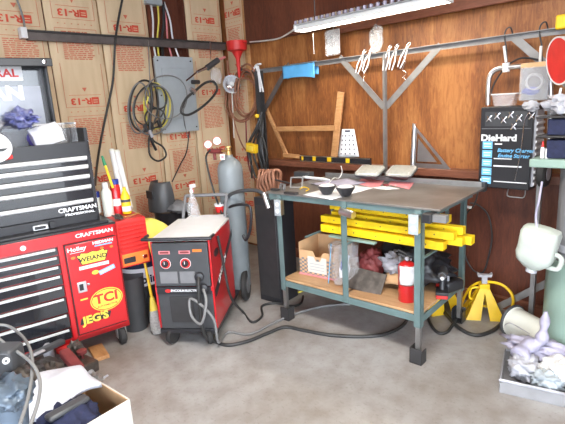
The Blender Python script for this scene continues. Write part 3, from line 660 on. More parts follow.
# black drum below the side locker
q = PX(133, 300, -3.1); q.z = 0
b = MB().use('darkgreyp'); b.lathe([(.08, 0), (.085, .01), (.092, .40), (.096, .41), (.0, .41)], 28, Matrix.Translation(K(.105, .20, 0))); tag(b.build('dark_bucket', ang=50), 'dark grey bucket under the red side locker', 'bucket')
# broom
a = PX(142, 252, -3.02); c = PX(155, 306, -2.86); e = PX(158, 331, -2.80); e.z = max(e.z, .0)
a = PZ(143, 258, .50) ; c = PZ(156, 306, .22); e = PZ(159, 333, .0)
a = e + (PX(143, 254, e.x - .10) - e); c = e.lerp(a, .36); 
t = thing('broom', 'small broom with yellow handle and grey bristles leaning against the oil drum', 'broom', e)
b = MB().use('yellow'); b.tube([c, a], [.011, .009], 12); b.build('handle', t)
b = MB().use('gold'); b.tube([c.lerp(a, .15), c, e.lerp(c, .8)], [.015, .026, .034], 16); b.build('ferrule', t)
dn = (e - c).normalized()
b = MB().use('bristle'); b.tube([e.lerp(c, .82), e.lerp(c, .5), e.lerp(c, .15), e.lerp(c, .0) + V((0, 0, .004))], [.034, .046, .052, .040], 18); b.build('bristles', t)
# ================================================================== WORKBENCH
BM = Matrix.Translation(V((-1.12, 2.305, 0))) @ Matrix.Rotation(R(3.6), 4, 'Z')
def B(x, y, z): return BM @ V((x, y, z))
bn = thing('workbench', 'welded steel workbench with teal legs, dark steel top and plywood lower shelf', 'workbench', mw=BM)
BL = -1.285; BD = .715; TZ = .955
b = MB().use('benchtop'); b.box((BL, 0, TZ - .012), (0, BD, TZ)); tag(b.build('tabletop', bn, False, .002), 'scuffed dark steel top')
b = MB().use('teal')
b.box((BL + .02, .012, TZ - .050), (-.06, .018, TZ - .012)); b.box((BL + .02, BD - .05, TZ - .062), (-.06, BD - .044, TZ - .012)); b.box((BL + .03, .012, TZ - .062), (BL + .036, BD - .05, TZ - .012)); b.box((-.072, .012, TZ - .062), (-.066, BD - .05, TZ - .012))
b.build('apron', bn, False)
LXs = (-1.176, -.118)
def leg(x, y, sx, sy, foot=True, z0=0.0):
    b = MB().use('teal'); w2 = .042; t_ = .006; zt_ = TZ - .012
    b.box((x, y, z0 + (.235 if foot else 0)), (x + sx * w2, y + sy * t_, zt_)); b.box((x, y, z0 + (.235 if foot else 0)), (x + sx * t_, y + sy * w2, zt_))
    l = b.build('leg', bn, False)
    if foot:
        b = MB().use('steel'); b.box((x + sx * .008, y + sy * .008, .03), (x + sx * .036, y + sy * .036, .27)); b.b.transform(BM); b.build('leg_extension', l)
        b = MB().use('darksteel'); xa = x - sx * .012; b.box((xa, y - .010 * sy, 0), (xa + sx * .076, y + .060 * sy, .008)); b.box((xa, y - .010 * sy, 0), (xa + sx * .006, y + .060 * sy, .085)); b.box((xa + sx * .070, y - .010 * sy, 0), (xa + sx * .076, y + .060 * sy, .10)); b.box((xa, y - .010 * sy, 0), (xa + sx * .076, y - .004 * sy, .10)); b.b.transform(BM); b.build('foot', l, bevel=.002)
leg(LXs[0], -.012, 1, 1); leg(LXs[1] + .02, -.012, -1, 1)
leg(LXs[0], BD - .03, 1, -1); leg(LXs[1] + .02, BD - .03, -1, -1)
SZ = .31
# lower frame
b = MB().use('teal')
b.box((LXs[0] + .005, .0, SZ - .048), (LXs[1] + .015, .006, SZ - .004)); b.box((LXs[0], BD - .03, SZ - .048), (LXs[1] + .02, BD - .024, SZ - .004))
b.box((LXs[0], .006, SZ - .048), (LXs[0] + .006, BD - .03, SZ - .004)); b.box((LXs[1] + .014, .006, SZ - .048), (LXs[1] + .02, BD - .03, SZ - .004)); b.box((-.66, .01, SZ - .010), (-.61, BD - .03, SZ - .004))
b.build('shelf_frame', bn, False, .001)
b = MB().use('teal'); b.box((-.640, -.004, SZ - .045), (-.634, .036, TZ - .012)); b.box((-.640, -.004, SZ - .045), (-.598, .002, TZ - .012)); tag(b.build('leg', bn, False), 'short middle leg ending at the shelf')
b = MB().use('shelfply'); b.box((LXs[0] + .010, .008, SZ - .004), (-.645, BD - .04, SZ + .012)); b.build('shelf_board', bn, False, .002)
b = MB().use('shelfply'); b.box((-.625, .008, SZ - .004), (LXs[1] + .010, BD - .04, SZ + .012)); b.build('shelf_board', bn, False, .002)
# rear steel lip
b = MB().use('angle'); b.box((BL + .02, BD - .006, TZ - .01), (-.02, BD, TZ + .035)); b.use('darksteel'); b.box((BL + .02, BD, TZ - .03), (-.0, BD + .05, TZ + .028)); b.build('rear_lip', bn, False, .002)
# tube stubs under the top
b = MB().use('alu'); p = B(-.625, -.022, .885); q = p + V((.10, -.005, -.012)); b.tube([p, q], .024, 20); b.use('black'); b.tube([p - V((.002, 0, 0)), p + V((.004, 0, 0))], .019, 16); b.build('tube_stub', bn)
b = MB().use('darksteel'); b.box((-.078, -.055, .885), (-.030, .03, .935)); b.use('angle'); b.box((-.030, -.03, .89), (.045, .012, .93)); b.use('black'); b.box((-.073, -.0565, .890), (-.035, -.054, .930)); b.build('hitch_receiver', bn, False, .003)
# outlets
def outlet(x, y, z, l):
    t = thing('power_outlet', l, 'power outlet', mw=Matrix.Translation(B(x, y, z)) @ Matrix.Rotation(R(3.6), 4, 'Z'), group='duplex outlets on the bench legs')
    b = MB().use('alu'); b.box((-.027, -.006, -.055), (.027, .032, .055)); b.build('box', t, False, .004)
    b = MB().use('panelgrey'); b.box((-.029, -.009, -.057), (.029, -.006, .057)); b.build('cover_plate', t, False, .002)
    for z_ in (-.024, .024):
        b = MB().use('paper' if l[0] == 'd' else 'pink'); b.use('paper'); b.lathe([(.016, 0), (.016, .003), (0, .003)], 20, Matrix(((1, 0, 0, 0), (0, 0, -1, -.009), (0, 1, 0, z_), (0, 0, 0, 1)))); b.use('black'); b.box((-.007, -.0125, z_ - .002), (-.005, -.0118, z_ + .007)); b.box((.005, -.0125, z_ - .002), (.007, -.0118, z_ + .007)); b.build('socket', t, False)
    return t
outlet(-1.128, -.045, .862, 'duplex outlet on the left front leg of the bench'); outlet(-.128, -.045, .868, 'duplex outlet on the right front leg of the bench, above the red extinguisher')

# yellow beams lying under the top
rr = random.Random(2)
def beam(x0, x1, y, z, w_, h_, label, dy=0, m='yellowbar'):
    b = MB().use(m); a = B(x0, y, z); c = B(x1, y + dy, z)
    b.bar(a, c, w_, h_); b.use('yellow')
    for k in range(5):
        t_ = .12 + .19 * k; b.use('darkgreyp'); q = a.lerp(c, t_) ; b.tube([q + V((0, -w_ / 2 - .0015, 0)), q + V((0, -w_ / 2 + .004, 0))], .005, 8)
    return tag(b.build('yellow_beam', bevel=.004), label, 'beam', 'yellow steel beams stored under the bench top')
beam(-.88, -.02, .13, .715, .055, .05, 'yellow beam lowest and nearest the front under the bench top')
beam(-.88, .06, .20, .735, .055, .05, 'yellow beam just behind the lowest front one')
beam(-.90, .085, .28, .725, .06, .05, 'yellow beam furthest back, reaching past the right legs')
beam(-.89, .03, .15, .775, .055, .045, 'yellow beam in the middle layer at the front')
beam(-.86, .05, .23, .79, .05, .045, 'yellow beam in the middle layer behind the front one')
beam(-.90, -.05, .27, .838, .05, .045, 'topmost yellow beam, close under the bench top')
b = MB().use('lightblue'); b = MB().use('tealtank'); b.bar(B(-.80, .095, .672), B(-.45, .095, .672), .03, .016); tag(b.build('teal_strip', bevel=.002), 'thin teal strip lying against the lowest yellow beam', 'strip')
b = MB().use('teal'); b.box((-1.15, .1, .655), (-.05, .13, .662), BM); b.box((-1.15, .30, .655), (-.05, .33, .662), BM) if False else None
b.b.free()
for x in (-.95, -.62, -.10):
    b = MB().use('teal'); b.box((x - .008, .02, .655), (x + .008, BD - .04, .672) if False else (x + .008, .36, .664)); b.box((x - .008, .34, .655), (x + .008, .36, TZ - .012)); b.build('beam_hanger', bn, False)

# ---- on the bench top
def sheet(name, quad, m, label, catg, z, amp=.004, seed=1, grp=None, par=None, thick=.0012):
    P = [PZ(x, y, z) for x, y in quad]
    b = MB().use(m)
    def f(u, v):
        p = P[0].lerp(P[1], u).lerp(P[3].lerp(P[2], u), v); return p + V((0, 0, .0015 + amp * abs(noise.noise(V((u * 3 + seed, v * 3, seed))))))
    b.grid(f, 10, 10, thick); return tag(b.build(name, ang=180), label, catg, grp)
sheet('paper_towel', [(303, 195), (331, 200), (374, 188), (340, 184)], 'paper', 'white paper towel under the two black cups', 'paper', TZ, .006, 3)
sheet('shop_paper', [(310, 184), (330, 189), (366, 183), (345, 179)], 'lavender', 'crumpled pale paper behind the black cups', 'paper', TZ + .003, .02, 5)
for (px, py, l) in ((327, 194, 'black cup with white filling, left of the pair on the paper towel'), (345.5, 195.5, 'black cup with white filling, right of the pair on the paper towel')):
    p = PZ(px, py, TZ + .006); t = thing('black_cup', l, 'cup', p, group='black cups on the paper towel')
    b = MB().use('black'); b.lathe([(.030, 0), (.034, .004), (.038, .012), (.060, .046), (.063, .058), (.058, .058)], 28); b.build('cup_wall', t, False, ang=40)
    b = MB().use('white'); b.lathe([(.058, .055), (.040, .064), (0, .068)], 24); b.build('filling', t, False, ang=60)
# headlamps in packaging
for (px, py, l, s) in ((371, 181, 'rectangular glass headlamp on red card, left of the two on the bench', 1), (402, 181.5, 'rectangular glass headlamp on red card, right of the two on the bench', 2)):
    card = [(px - 14, py + 3), (px + 7, py + 8), (px + 14, py - 1), (px - 8, py - 4)]
    o = sheet('red_card', card, 'pink', 'printed red card lying under the %s headlamp' % ('left' if s == 1 else 'right'), 'card', TZ, .003, s, 'red cards under the headlamps')
    p = PZ(px, py - 1, TZ + .012)
    t = thing('headlamp', l, 'headlamp', p, R(6), 'headlamps on the bench')
    def rrect(w_, h_, r_, n=5):
        out = []
        for cx, cy, a0 in ((w_ / 2 - r_, h_ / 2 - r_, 0), (-w_ / 2 + r_, h_ / 2 - r_, 90), (-w_ / 2 + r_, -h_ / 2 + r_, 180), (w_ / 2 - r_, -h_ / 2 + r_, 270)):
            for k in range(n + 1): a = R(a0 + 90 * k / n); out.append((cx + r_ * math.cos(a), cy + r_ * math.sin(a)))
        return out
    def loft(b, rings):
        vs = [[b.b.verts.new(V(q)) for q in r_] for r_ in rings]; n = len(vs[0])
        for A, Bq in zip(vs, vs[1:]):
            for k in range(n): b._f([A[k], A[(k + 1) % n], Bq[(k + 1) % n], Bq[k]])
        b._f(vs[0][::-1]); b._f(vs[-1])
    tl = Matrix.Translation(V((0, 0, .028))) @ Matrix.Rotation(R(20), 4, 'X')
    b = MB().use('darkgreyp'); loft(b, [[tl @ V((x, y, z)) for x, y in rrect(w_, h_, r_)] for w_, h_, r_, z in ((.09, .06, .02, -.012), (.15, .11, .03, .012), (.205, .158, .03, .034), (.210, .162, .03, .044))]); b.build('bowl', t, False, ang=50)
    b = MB().use('lensmat'); loft(b, [[tl @ V((x, y, z)) for x, y in rrect(w_, h_, r_)] for w_, h_, r_, z in ((.200, .152, .03, .044), (.196, .148, .03, .056), (.16, .115, .03, .062))]); b.use('haze')
    for k in range(7): b.box((-.085 + k * .027, -.055, .0595), (-.080 + k * .027, .055, .0615), tl)
    tag(b.build('lens', t, False, ang=50), 'pale ribbed glass lens')
sheet('white_envelope', [(372, 188), (386, 190), (400, 189), (386, 186)], 'paper', 'white slip of paper in front of the right headlamp card', 'paper', TZ + .002, .003, 9)
b = MB().use('maroon'); b.blob(PZ(386, 185, TZ + .012), (.05, .03, .02), .4, 3, 5, 2); b.use('midgrey'); tag(b.build('small_pliers', ang=50), 'small dark red tool between the two headlamps', 'tool')
# marker pen, square frames, dark tray behind
a = PZ(303, 177, TZ + .02); c = PZ(330, 180, TZ + .02); b = MB().use('paper'); b.tube([a, a.lerp(c, .1), a.lerp(c, .75), c], [.008, .012, .012, .005], 12); tag(b.build('caulk_tube'), 'slim white tube lying along the back of the bench', 'tube')
def openframe(cx, cy, w_, h_, tilt, rz_, label):
    p = PZ(cx, cy, TZ); m = Matrix.Translation(p + V((0, 0, .002))) @ Matrix.Rotation(rz_, 4, 'Z') @ Matrix.Rotation(tilt, 4, 'X')
    b = MB().use('angle'); t_ = .008
    b.box((-w_ / 2, 0, 0), (w_ / 2, .02, t_), m); b.box((-w_ / 2, 0, h_ - t_), (w_ / 2, .02, h_), m); b.box((-w_ / 2, 0, 0), (-w_ / 2 + t_, .02, h_), m); b.box((w_ / 2 - t_, 0, 0), (w_ / 2, .02, h_), m)
    tag(b.build('square_bracket', bevel=.001), label, 'frame')
openframe(296, 188, .095, .085, R(-28), R(30), 'small open square steel frame tilted on the bench beside the paper')
openframe(281, 190, .06, .045, R(-10), R(-15), 'smallest dark square steel frame near the left end of the bench')
b = MB().use('darksteel'); b.cbox(PZ(291, 193, TZ + .008), (.11, .035, .014), None); tag(b.build('steel_block', bevel=.002), 'flat dark steel block lying before the square frames', 'block')
b = MB().use('darksteel'); b.cbox(PZ(275, 189.5, TZ + .008), (.07, .03, .014), None); tag(b.build('steel_block', bevel=.002), 'short dark steel block at the left end of the bench top', 'block')
b = MB().use('darkgreyp'); p = PZ(300, 180, TZ); b.box((-.10, 0, 0), (.06, .07, .055), Matrix.Translation(p + V((-.01, .05, .001))) @ Matrix.Rotation(R(4), 4, 'Z')); tag(b.build('black_case', bevel=.006), 'small black case at the back left of the bench top', 'case')
b = MB().use('yellow'); b.tube(cat([PZ(300, 189, TZ + .008), PZ(304, 187, TZ + .012), PZ(309, 189, TZ + .006), PZ(306, 191, TZ + .006)], 4), .004, 6); tag(b.build('yellow_rope', ang=60), 'short loop of yellow cord beside the square frame', 'cord')
cable('white_wire', [PZ(329, 183, TZ + .02), PZ(334, 178, TZ + .03), PZ(339, 178, TZ + .05), PZ(342, 172, TZ + .09), PZ(341, 166, TZ + .14)], .0035, 'whitecord', 'curly white wire rising behind the black cups', 'wire')
# hose coil at bench left end
p = PZ(268, 190, .90)
t = thing('hose_coil', 'tan welding hose coiled in a bundle at the left end of the bench', 'hose', p)
for k in range(6):
    cpt = PY(262 + k * 3.0, 182, 2.55); rr_ = .088
    b = MB().use('tanhose'); b.tube([cpt + V((.012 * math.sin(a * 3 + k), rr_ * .55 * math.cos(a), rr_ * 1.1 * math.sin(a))) for a in [2 * PI * q / 28 for q in range(28)]], .012, 8, True); b.build('hose_loop', t, ang=60)
b = MB().use('darksteel'); b.bar(B(BL + .005, .42, TZ - .03), PY(268, 178, 2.55), .02, .008); b.build('hanger', t)
# ---- on the lower shelf
sz = SZ + .013
# open cardboard carton
bp = BM @ Matrix.Translation(V((-.965, .15, sz))) @ Matrix.Rotation(R(4), 4, 'Z')
t = thing('cardboard_carton', 'open cardboard carton with a white label and checked band on the bench shelf', 'carton', mw=bp)
w_, d_, h_ = .30, .26, .245
b = MB().use('cardboard')
zt_ = h_
b.box((-w_ / 2, 0, 0), (w_ / 2, d_, .004)); b.box((-w_ / 2, 0, 0), (-w_ / 2 + .004, d_, h_)); b.box((w_ / 2 - .004, 0, 0), (w_ / 2, d_, h_)); b.box((-w_ / 2, d_ - .004, 0), (w_ / 2, d_, h_))
b.prism([(-w_ / 2, 0), (w_ / 2, 0), (w_ / 2, .19), (.06, .19), (.035, .15), (-.01, .15), (-.03, .19), (-w_ / 2, .19)], 0, .004, Matrix(((1, 0, 0, 0), (0, 0, -1, .004), (0, 1, 0, 0), (0, 0, 0, 1)))); b.build('walls', t, False)
b = MB().use('midgrey')
for k in range(14):
    for j in range(9):
        if (k + j) % 2: b.use('midgrey'); x = -w_ / 2 + k * w_ / 14; z = .002 + j * .0145; b.box((x, -.0012, z), (x + w_ / 14, 0, z + .0145))
b.build('checked_band', t, False)
b = MB().use('cardwhite'); b.prism([(-.075, .03), (.085, .03), (.085, .15), (.045, .15), (.03, .118), (-.005, .118), (-.022, .15), (-.075, .15)], .0012, .0022, Matrix(((1, 0, 0, 0), (0, 0, -1, 0), (0, 1, 0, 0), (0, 0, 0, 1)))); b.use('panelgrey')
for k in range(3): b.box((-.055, -.003, .05 + k * .022), (.065, -.0022, .055 + k * .022))
b.build('paper_label', t, False)
b = MB().use('pink'); b.box((-w_ / 2 - .005, -.004, -.0001), (w_ / 2 + .003, .03, .012)); b.build('bottom_strip', t, False)
b = MB().use('cardboard'); b.box((w_ / 2, .0, h_ - .10), (w_ / 2 + .004, .2, h_ + .0), Matrix.Translation(V((w_ / 2, 0, h_))) @ Matrix.Rotation(R(14), 4, 'Y') @ Matrix.Translation(V((-w_ / 2, 0, -h_)))); b.build('flap', t, False)
# clear bag with rods
bgp = B(-.74, .17, sz)
t = thing('clear_bag', 'tall clear plastic bag full of small parts beside the cardboard carton', 'bag', bgp)
b = MB().use('bagplastic'); b.lathe([(.07, 0), (.095, .03), (.10, .12), (.095, .20), (.10, .27), (.105, .275)], 20)
for v in b.b.verts: v.co += V((1, .6, 0)) * 0 + V((noise.noise(v.co * 18), noise.noise(v.co * 18 + V((5, 0, 0))), 0)) * .022
b.build('plastic_film', t, False, ang=180)
cols = ['haze', 'blue', 'paper', 'maroon', 'midgrey', 'lavender', 'alu', 'brass']
for k in range(12):
    a_ = rr.uniform(0, 6.28); r_ = rr.uniform(.01, .055); z_ = rr.uniform(.02, .12)
    b = MB().use(cols[k % 8]); q = V((r_ * math.cos(a_), r_ * math.sin(a_), z_)); b.bar(q, q + V((rr.uniform(-.02, .02), rr.uniform(-.02, .02), rr.uniform(.06, .13))), .022, .014); b.build('packet', t, False, .002)
b = MB().use('lightblue'); q = B(-.83, .10, sz); b.bar(q, q + V((.02, .02, .28)), .022, .004); tag(b.build('blue_strip'), 'narrow pale blue strip standing between carton and clear bag', 'strip')
# bags and board
m_ = BM @ Matrix.Translation(V((-.60, .06, sz + .012))) @ Matrix.Rotation(R(22), 4, 'X')
b = MB().use('shelfply'); b.box((-.12, .02, 0), (.10, .25, .012), BM @ Matrix.Translation(V((-.56, .03, sz + .0))) @ Matrix.Rotation(R(10), 4, 'X') @ Matrix.Rotation(R(-8), 4, 'Z')); 
b.b.free()
b = MB().use('greasy'); b.box((-.13, 0, 0), (.13, .01, .15), BM @ Matrix.Translation(V((-.56, .10, sz))) @ Matrix.Rotation(R(-38), 4, 'X') @ Matrix.Rotation(R(6), 4, 'Z')); tag(b.build('metal_plate', bevel=.002), 'oily brown metal plate leaning behind the middle bench leg', 'plate')
b = MB().use('maroon'); b.blob(B(-.60, .30, sz + .12), (.18, .18, .22), .4, 3, 3, 4, flat=sz + .003); b.use('haze'); tag(b.build('parts_bag', ang=180), 'dark red and grey bag of parts behind the middle bench leg', 'bag')
b = MB().use('black'); b.blob(B(-.36, .45, sz + .13), (.52, .32, .27), .45, 2.2, 6, 4, flat=sz + .002); tag(b.build('black_bag', ang=180), 'big crumpled black bin bag at the back of the lower shelf', 'bag')
b = MB().use('haze'); b.blob(B(-.42, .30, sz + .155), (.20, .12, .15), .6, 3, 9, 4); tag(b.build('wrapped_bundle', ang=180), 'shiny grey plastic bundle on top of the black bin bag', 'bundle')
b = MB().use('cardboard'); b.grid(lambda u, v: B(-.47 + .24 * u, .22 + .09 * v, sz + .035 + .06 * math.sin(v * 2.2) + .015 * math.sin(u * 4)), 12, 8, .006, (0, 1, 0)); tag(b.build('bent_card', ang=180), 'bent brown card in front of the black bin bag', 'card')
# extinguisher
ex = PZ(407, 300, SZ + .013)
t = thing('fire_extinguisher', 'red fire extinguisher with large white tag standing on the bench shelf', 'fire extinguisher', ex)
b = MB().use('redplain'); b.use('red'); b.lathe([(.050, 0), (.054, .006), (.054, .22)] + [(.054 * math.cos(a * PI / 12), .22 + .038 * math.sin(a * PI / 12)) for a in range(1, 5)] + [(.016, .262)], 28); b.build('bottle', t, False, ang=50)
b = MB().use('darkgreyp'); b.lathe([(.017, .255), (.017, .285), (0, .286)], 16); b.bar((-.005, 0, .285), (-.05, -.02, .30), .016, .010); b.bar((.0, 0, .30), (-.05, -.02, .325), .016, .006); b.build('valve_handle', t, False, .002)
b = MB().use('haze'); b.lathe([(.012, 0), (.012, .010), (0, .01)], 14, Matrix.Translation(V((.012, -.016, .28))) @ Matrix.Rotation(R(90), 4, 'X')); b.build('gauge', t, False)
vd = math.atan2(-ex.y, -ex.x)
b = MB().use('paper'); b.grid(lambda u, v: ((.0565 + .006 * math.sin(v * 5) ** 2) * math.cos(vd + (u - .5) * 1.7), (.0565 + .006 * math.sin(v * 5) ** 2) * math.sin(vd + (u - .5) * 1.7), .115 + .125 * v), 10, 10, .001, (0, 0, 1)); b.build('inspection_tag', t, False, ang=180)
b = MB().use('paper'); b.grid(lambda u, v: (.0547 * math.cos(vd + (u - .2) * .8), .0457 * math.sin(vd + (u - .2) * .8), .03 + .05 * v), 8, 3, .0005, (0, 0, 1)); b.use('redplain'); 
for k in range(3): b.grid(lambda u, v: (.0553 * math.cos(vd + (u - .2) * .6), .0463 * math.sin(vd + (u - .2) * .6), .038 + k * .012 + .005 * v), 8, 1, .0003, (0, 0, 1))
b.build('instruction_label', t, False, ang=180)
# cordless drills / starter
p = PZ(437, 290, SZ + .013)
m_ = Matrix.Translation(B(-.10, .30, sz)) @ Matrix.Rotation(R(25), 4, 'Z')
t = thing('cordless_drill', 'black cordless drill with red battery lying at the right end of the shelf', 'drill', mw=m_)
b = MB().use('redplain'); b.box((-.035, -.05, 0), (.035, .05, .025)); b.build('battery', t, False, .006)
b = MB().use('black'); b.box((-.038, -.055, .025), (.038, .055, .045)); b.tube([V((0, .01, .04)), V((0, .02, .09)), V((0, .03, .12))], [.02, .018, .022], 12); b.build('grip', t, False, .004)
b = MB().use('darkgreyp'); b.tube([V((0, .08, .15)), V((0, .0, .15)), V((0, -.04, .15))], [.028, .032, .026], 16); b.use('alu'); b.tube([V((0, -.04, .15)), V((0, -.08, .15))], [.02, .012], 14); b.build('motor_housing', t, False)
m_ = Matrix.Translation(B(-.11, .44, sz)) @ Matrix.Rotation(R(-20), 4, 'Z')
t = thing('battery_charger', 'black battery charger block behind the drill on the bench shelf', 'charger', mw=m_)
b = MB().use('black'); b.box((-.06, -.07, 0), (.06, .07, .07)); b.build('case', t, False, .012)
b = MB().use('redplain'); b.box((-.04, -.074, .02), (.0, -.069, .045)); b.build('badge', t, False)
for x in (-.03, .02):
    b = MB().use('haze'); b.tube([V((x, -.03, .07)), V((x, -.03, .105))], .008, 10); b.build('terminal', t, False)

# ================================================================== STEEL RACK over the bench
RY = BY - .10
def RP(x, y, Y=RY): return PY(x, y, Y)
rk = thing('steel_rack', 'grey angle iron rack frame with diagonal braces against the plywood wall', 'rack', (RP(388, 160).x, RY, zl))
A0 = RP(252, 70); A1 = RP(565, 28); zr = (A0.z + A1.z) / 2
b = MB().use('angle'); b.angle((A0.x - .1, RY, zr), (A1.x + .45, RY, zr), .038, .005, (0, 0, 1), 1, -1); tag(b.build('top_rail', rk), 'long horizontal angle iron')
mx_ = RP(388, 100).x
b = MB().use('angle'); b.angle((mx_ - .0, RY - .012, zl - .05), (mx_ - .0, RY - .012, zr - .01), .038, .005, (0, 1, 0), 1, -1); b.build('post', rk)
def brace(p, q, nm='brace', m='angle'):
    b = MB().use(m); a = V((RP(*p).x, RY - .006, RP(*p).z)); c = V((RP(*q).x, RY - .006, RP(*q).z)); b.bar(a, c, .006, .048, (1, 0, 0)) if False else b.bar(a, c, .048, .006, (0, 1, 0)); b.build(nm, rk)
brace((340, 57), (384, 107)); brace((441, 45), (386.5, 107)); brace((290, 64), (262, 115), m='railst'); brace((514, 37), (568, 84))
lp = RP(264, 120)
b = MB().use('darksteel'); b.angle((lp.x, RY - .03, .0), (lp.x, RY - .03, zr - .02), .06, .008, (0, 1, 0), -1, -1); b.build('post', rk)
rx = PY(560, 100, RY).x + .16
b = MB().use('angle'); b.angle((rx, RY - .01, .0), (rx, RY - .01, zr - .01), .05, .006, (0, 1, 0), 1, -1); b.build('post', rk)

# things hung on the rail
def hook(px, py0, py1, label, m='black', Y=RY - .03):
    a = PY(px, py0, Y); c = PY(px + 1, py1, Y)
    b = MB().use(m); b.tube(cat([a + V((.03, .035, -.015)), a + V((.022, .01, .03)), a + V((0, -.0, .02)), a + V((-.008, 0, -.02)), a.lerp(c, .5), c, c + V((.012, 0, -.012)), c + V((.022, 0, .006))], 5), .0045, 8)
    return tag(b.build('s_hook', ang=60), label, 'hook', 'black hooks on the top rail')
hook(506, 33, 66, 'black hook on the rail above the left end of the chrome bar'); hook(541, 28, 62, 'black hook on the rail above the right end of the chrome bar')
# spring clamps
sc = []
def clamp(px, py, ln, tilt):
    t = thing('spring_clamp', 'x', 'clamp', PY(px, py, RY - .02), 0, 'white plier clamps hung on the rail')
    for s in (-1, 1):
        b = MB().use('white'); b.tube(cat([V((.004 * s, -.005 * s, .015)), V((.010 * s, -.006 * s, -.03)), V((.016 * s, -.006 * s, -ln * .55)), V((.012 * s, -.006 * s, -ln))], 4), [.005] * 12 + [.008], 8) if False else b.tube([V((.004 * s, -.008, .02)), V((.012 * s, -.010, -.03)), V((.019 * s, -.010, -ln * .5)), V((.012 * s, -.010, -ln))], [.003, .005, .0065, .0045], 8); tag(b.build('grip_arm', t, False, ang=60), 'white coated arm')
    b = MB().use('chrome'); b.tube(cat([V((.005, -.008, .015)), V((.014, .0, .045)), V((-.008, .012, .05)), V((-.014, .0, .02)), V((-.008, -.01, .005))], 4), .0035, 7); b.tube([V((-.004, -.012, -.005)), V((-.002, .008, -.005))], .007, 10); b.build('jaw', t, False, ang=60)
    t.rotation_euler = (0, tilt, 0)
    return t
cl0 = clamp(363, 56, .14, R(24)); cl0['label'] = 'white plier clamp on the rail, leftmost of the five hung there'
cl = [(370, 54, 24, 'white plier clamp second from the left, left of the rack post'), (389, 52, 16, 'white plier clamp just right of the rack post'), (396, 51, 18, 'white plier clamp fourth from the left, right of the post'), (407, 49, 26, 'white plier clamp on the rail, rightmost of the five hung there')]
for px, py, tl_, l in cl: dup(cl0, PY(px, py, RY - .02), label=l, rot=(0, R(tl_), 0))
# small wire bits hanging by clamps
for (px, py, h_, l) in ((366, 62, .15, 'thin tangle of silver wire behind the two left clamps'), (402, 62, .13, 'thin tangle of silver wire behind the right hand clamps')):
    rr2 = random.Random(px); p = PY(px, py, RY - .03)
    b = MB().use('chrome'); b.tube(cat([p + V((0, .012, .05))] + [p + V((rr2.uniform(-.03, .05), rr2.uniform(-.012, .005), -k * h_ / 7)) for k in range(9)], 5), .0025, 6); tag(b.build('wire_tangle', ang=60), l, 'wire')
# blue towel over rail
a = RP(284, 62); c = RP(316, 58)
def tw(u, v):
    x = a.x + (c.x - a.x) * u + .012 * noise.noise(V((u * 2, v * 2, 5)))
    s = v * 2 - 1; drop = abs(s); yy = RY + .005 + (.028 if s > 0 else -.028) * min(1, drop * 8); return (x, yy - .006 * math.sin(u * 9) * drop, zr + .008 - drop * (.125 - .02 * math.sin(u * 2.5) + .03 * u * (s < 0)) + .0)
b = MB().use('iceblue'); b.grid(tw, 20, 32, .004, (0, 1, 0)); tag(b.build('blue_shop_towel', ang=180), 'light blue shop towel folded over the steel rail', 'towel')
# packages under shop light
def package(name, quadc, w_, h_, label, catg, Y, mats, mesh=False):
    p = PY(quadc[0], quadc[1], Y); t = thing(name, label, catg, p)
    return t, p
t, p = package('blister_pack', (333, 43), .15, .17, 'clear blister pack of white parts hung above the rail under the light', 'package', RY - .02, None)
b = MB().use('paper'); b.cbox((0, .005, .01), (.135, .004, .19)); b.build('backing_card', t, False, .003)
b = MB().use('bagplastic'); b.cbox((0, -.012, .0), (.14, .03, .20)); b.build('plastic_cover', t, False, .01)
rr3 = random.Random(7)
for k in range(10):
    b = MB().use(['paper', 'haze', 'white', 'panelgrey'][k % 4]); q = V((rr3.uniform(-.05, .05), -.008, rr3.uniform(-.08, .08))); b.bar(q, q + V((rr3.uniform(-.03, .03), 0, rr3.uniform(-.03, .03))), .012, .012); b.build('white_part', t, False, .002)
b = MB().use('whitecord'); b.tube([V((0, .0, .09)), V((0, .02, .14)), V((0, .075, .15))], .002, 6); b.build('string', t, False)
t, p = package('wire_bundle', (376, 39), .08, .17, 'bag of coiled silver wire hung above the rail beside the post', 'wire bundle', RY - .02, None)
b = MB().use('bagplastic'); b.blob((0, 0, 0), (.13, .04, .20), .3, 2, 4, 3); b.build('plastic_bag', t, False, ang=180)
for k in range(7):
    b = MB().use('chrome' if k % 2 else 'steel'); q = V((rr3.uniform(-.02, .02), rr3.uniform(-.01, .01), rr3.uniform(-.03, .03))); rx_, rz_ = rr3.uniform(.02, .035), rr3.uniform(.03, .06)
    b.tube([q + V((rx_ * math.cos(a), .006 * math.sin(a * 3 + k), rz_ * math.sin(a))) for a in [2 * PI * j / 20 for j in range(20)]], .003, 6, True); b.build('wire_coil', t, False, ang=60)
b = MB().use('darksteel'); b.tube([V((0, .0, .08)), V((0, .02, .14)), V((0, .075, .15))], .002, 6); b.build('string', t, False)

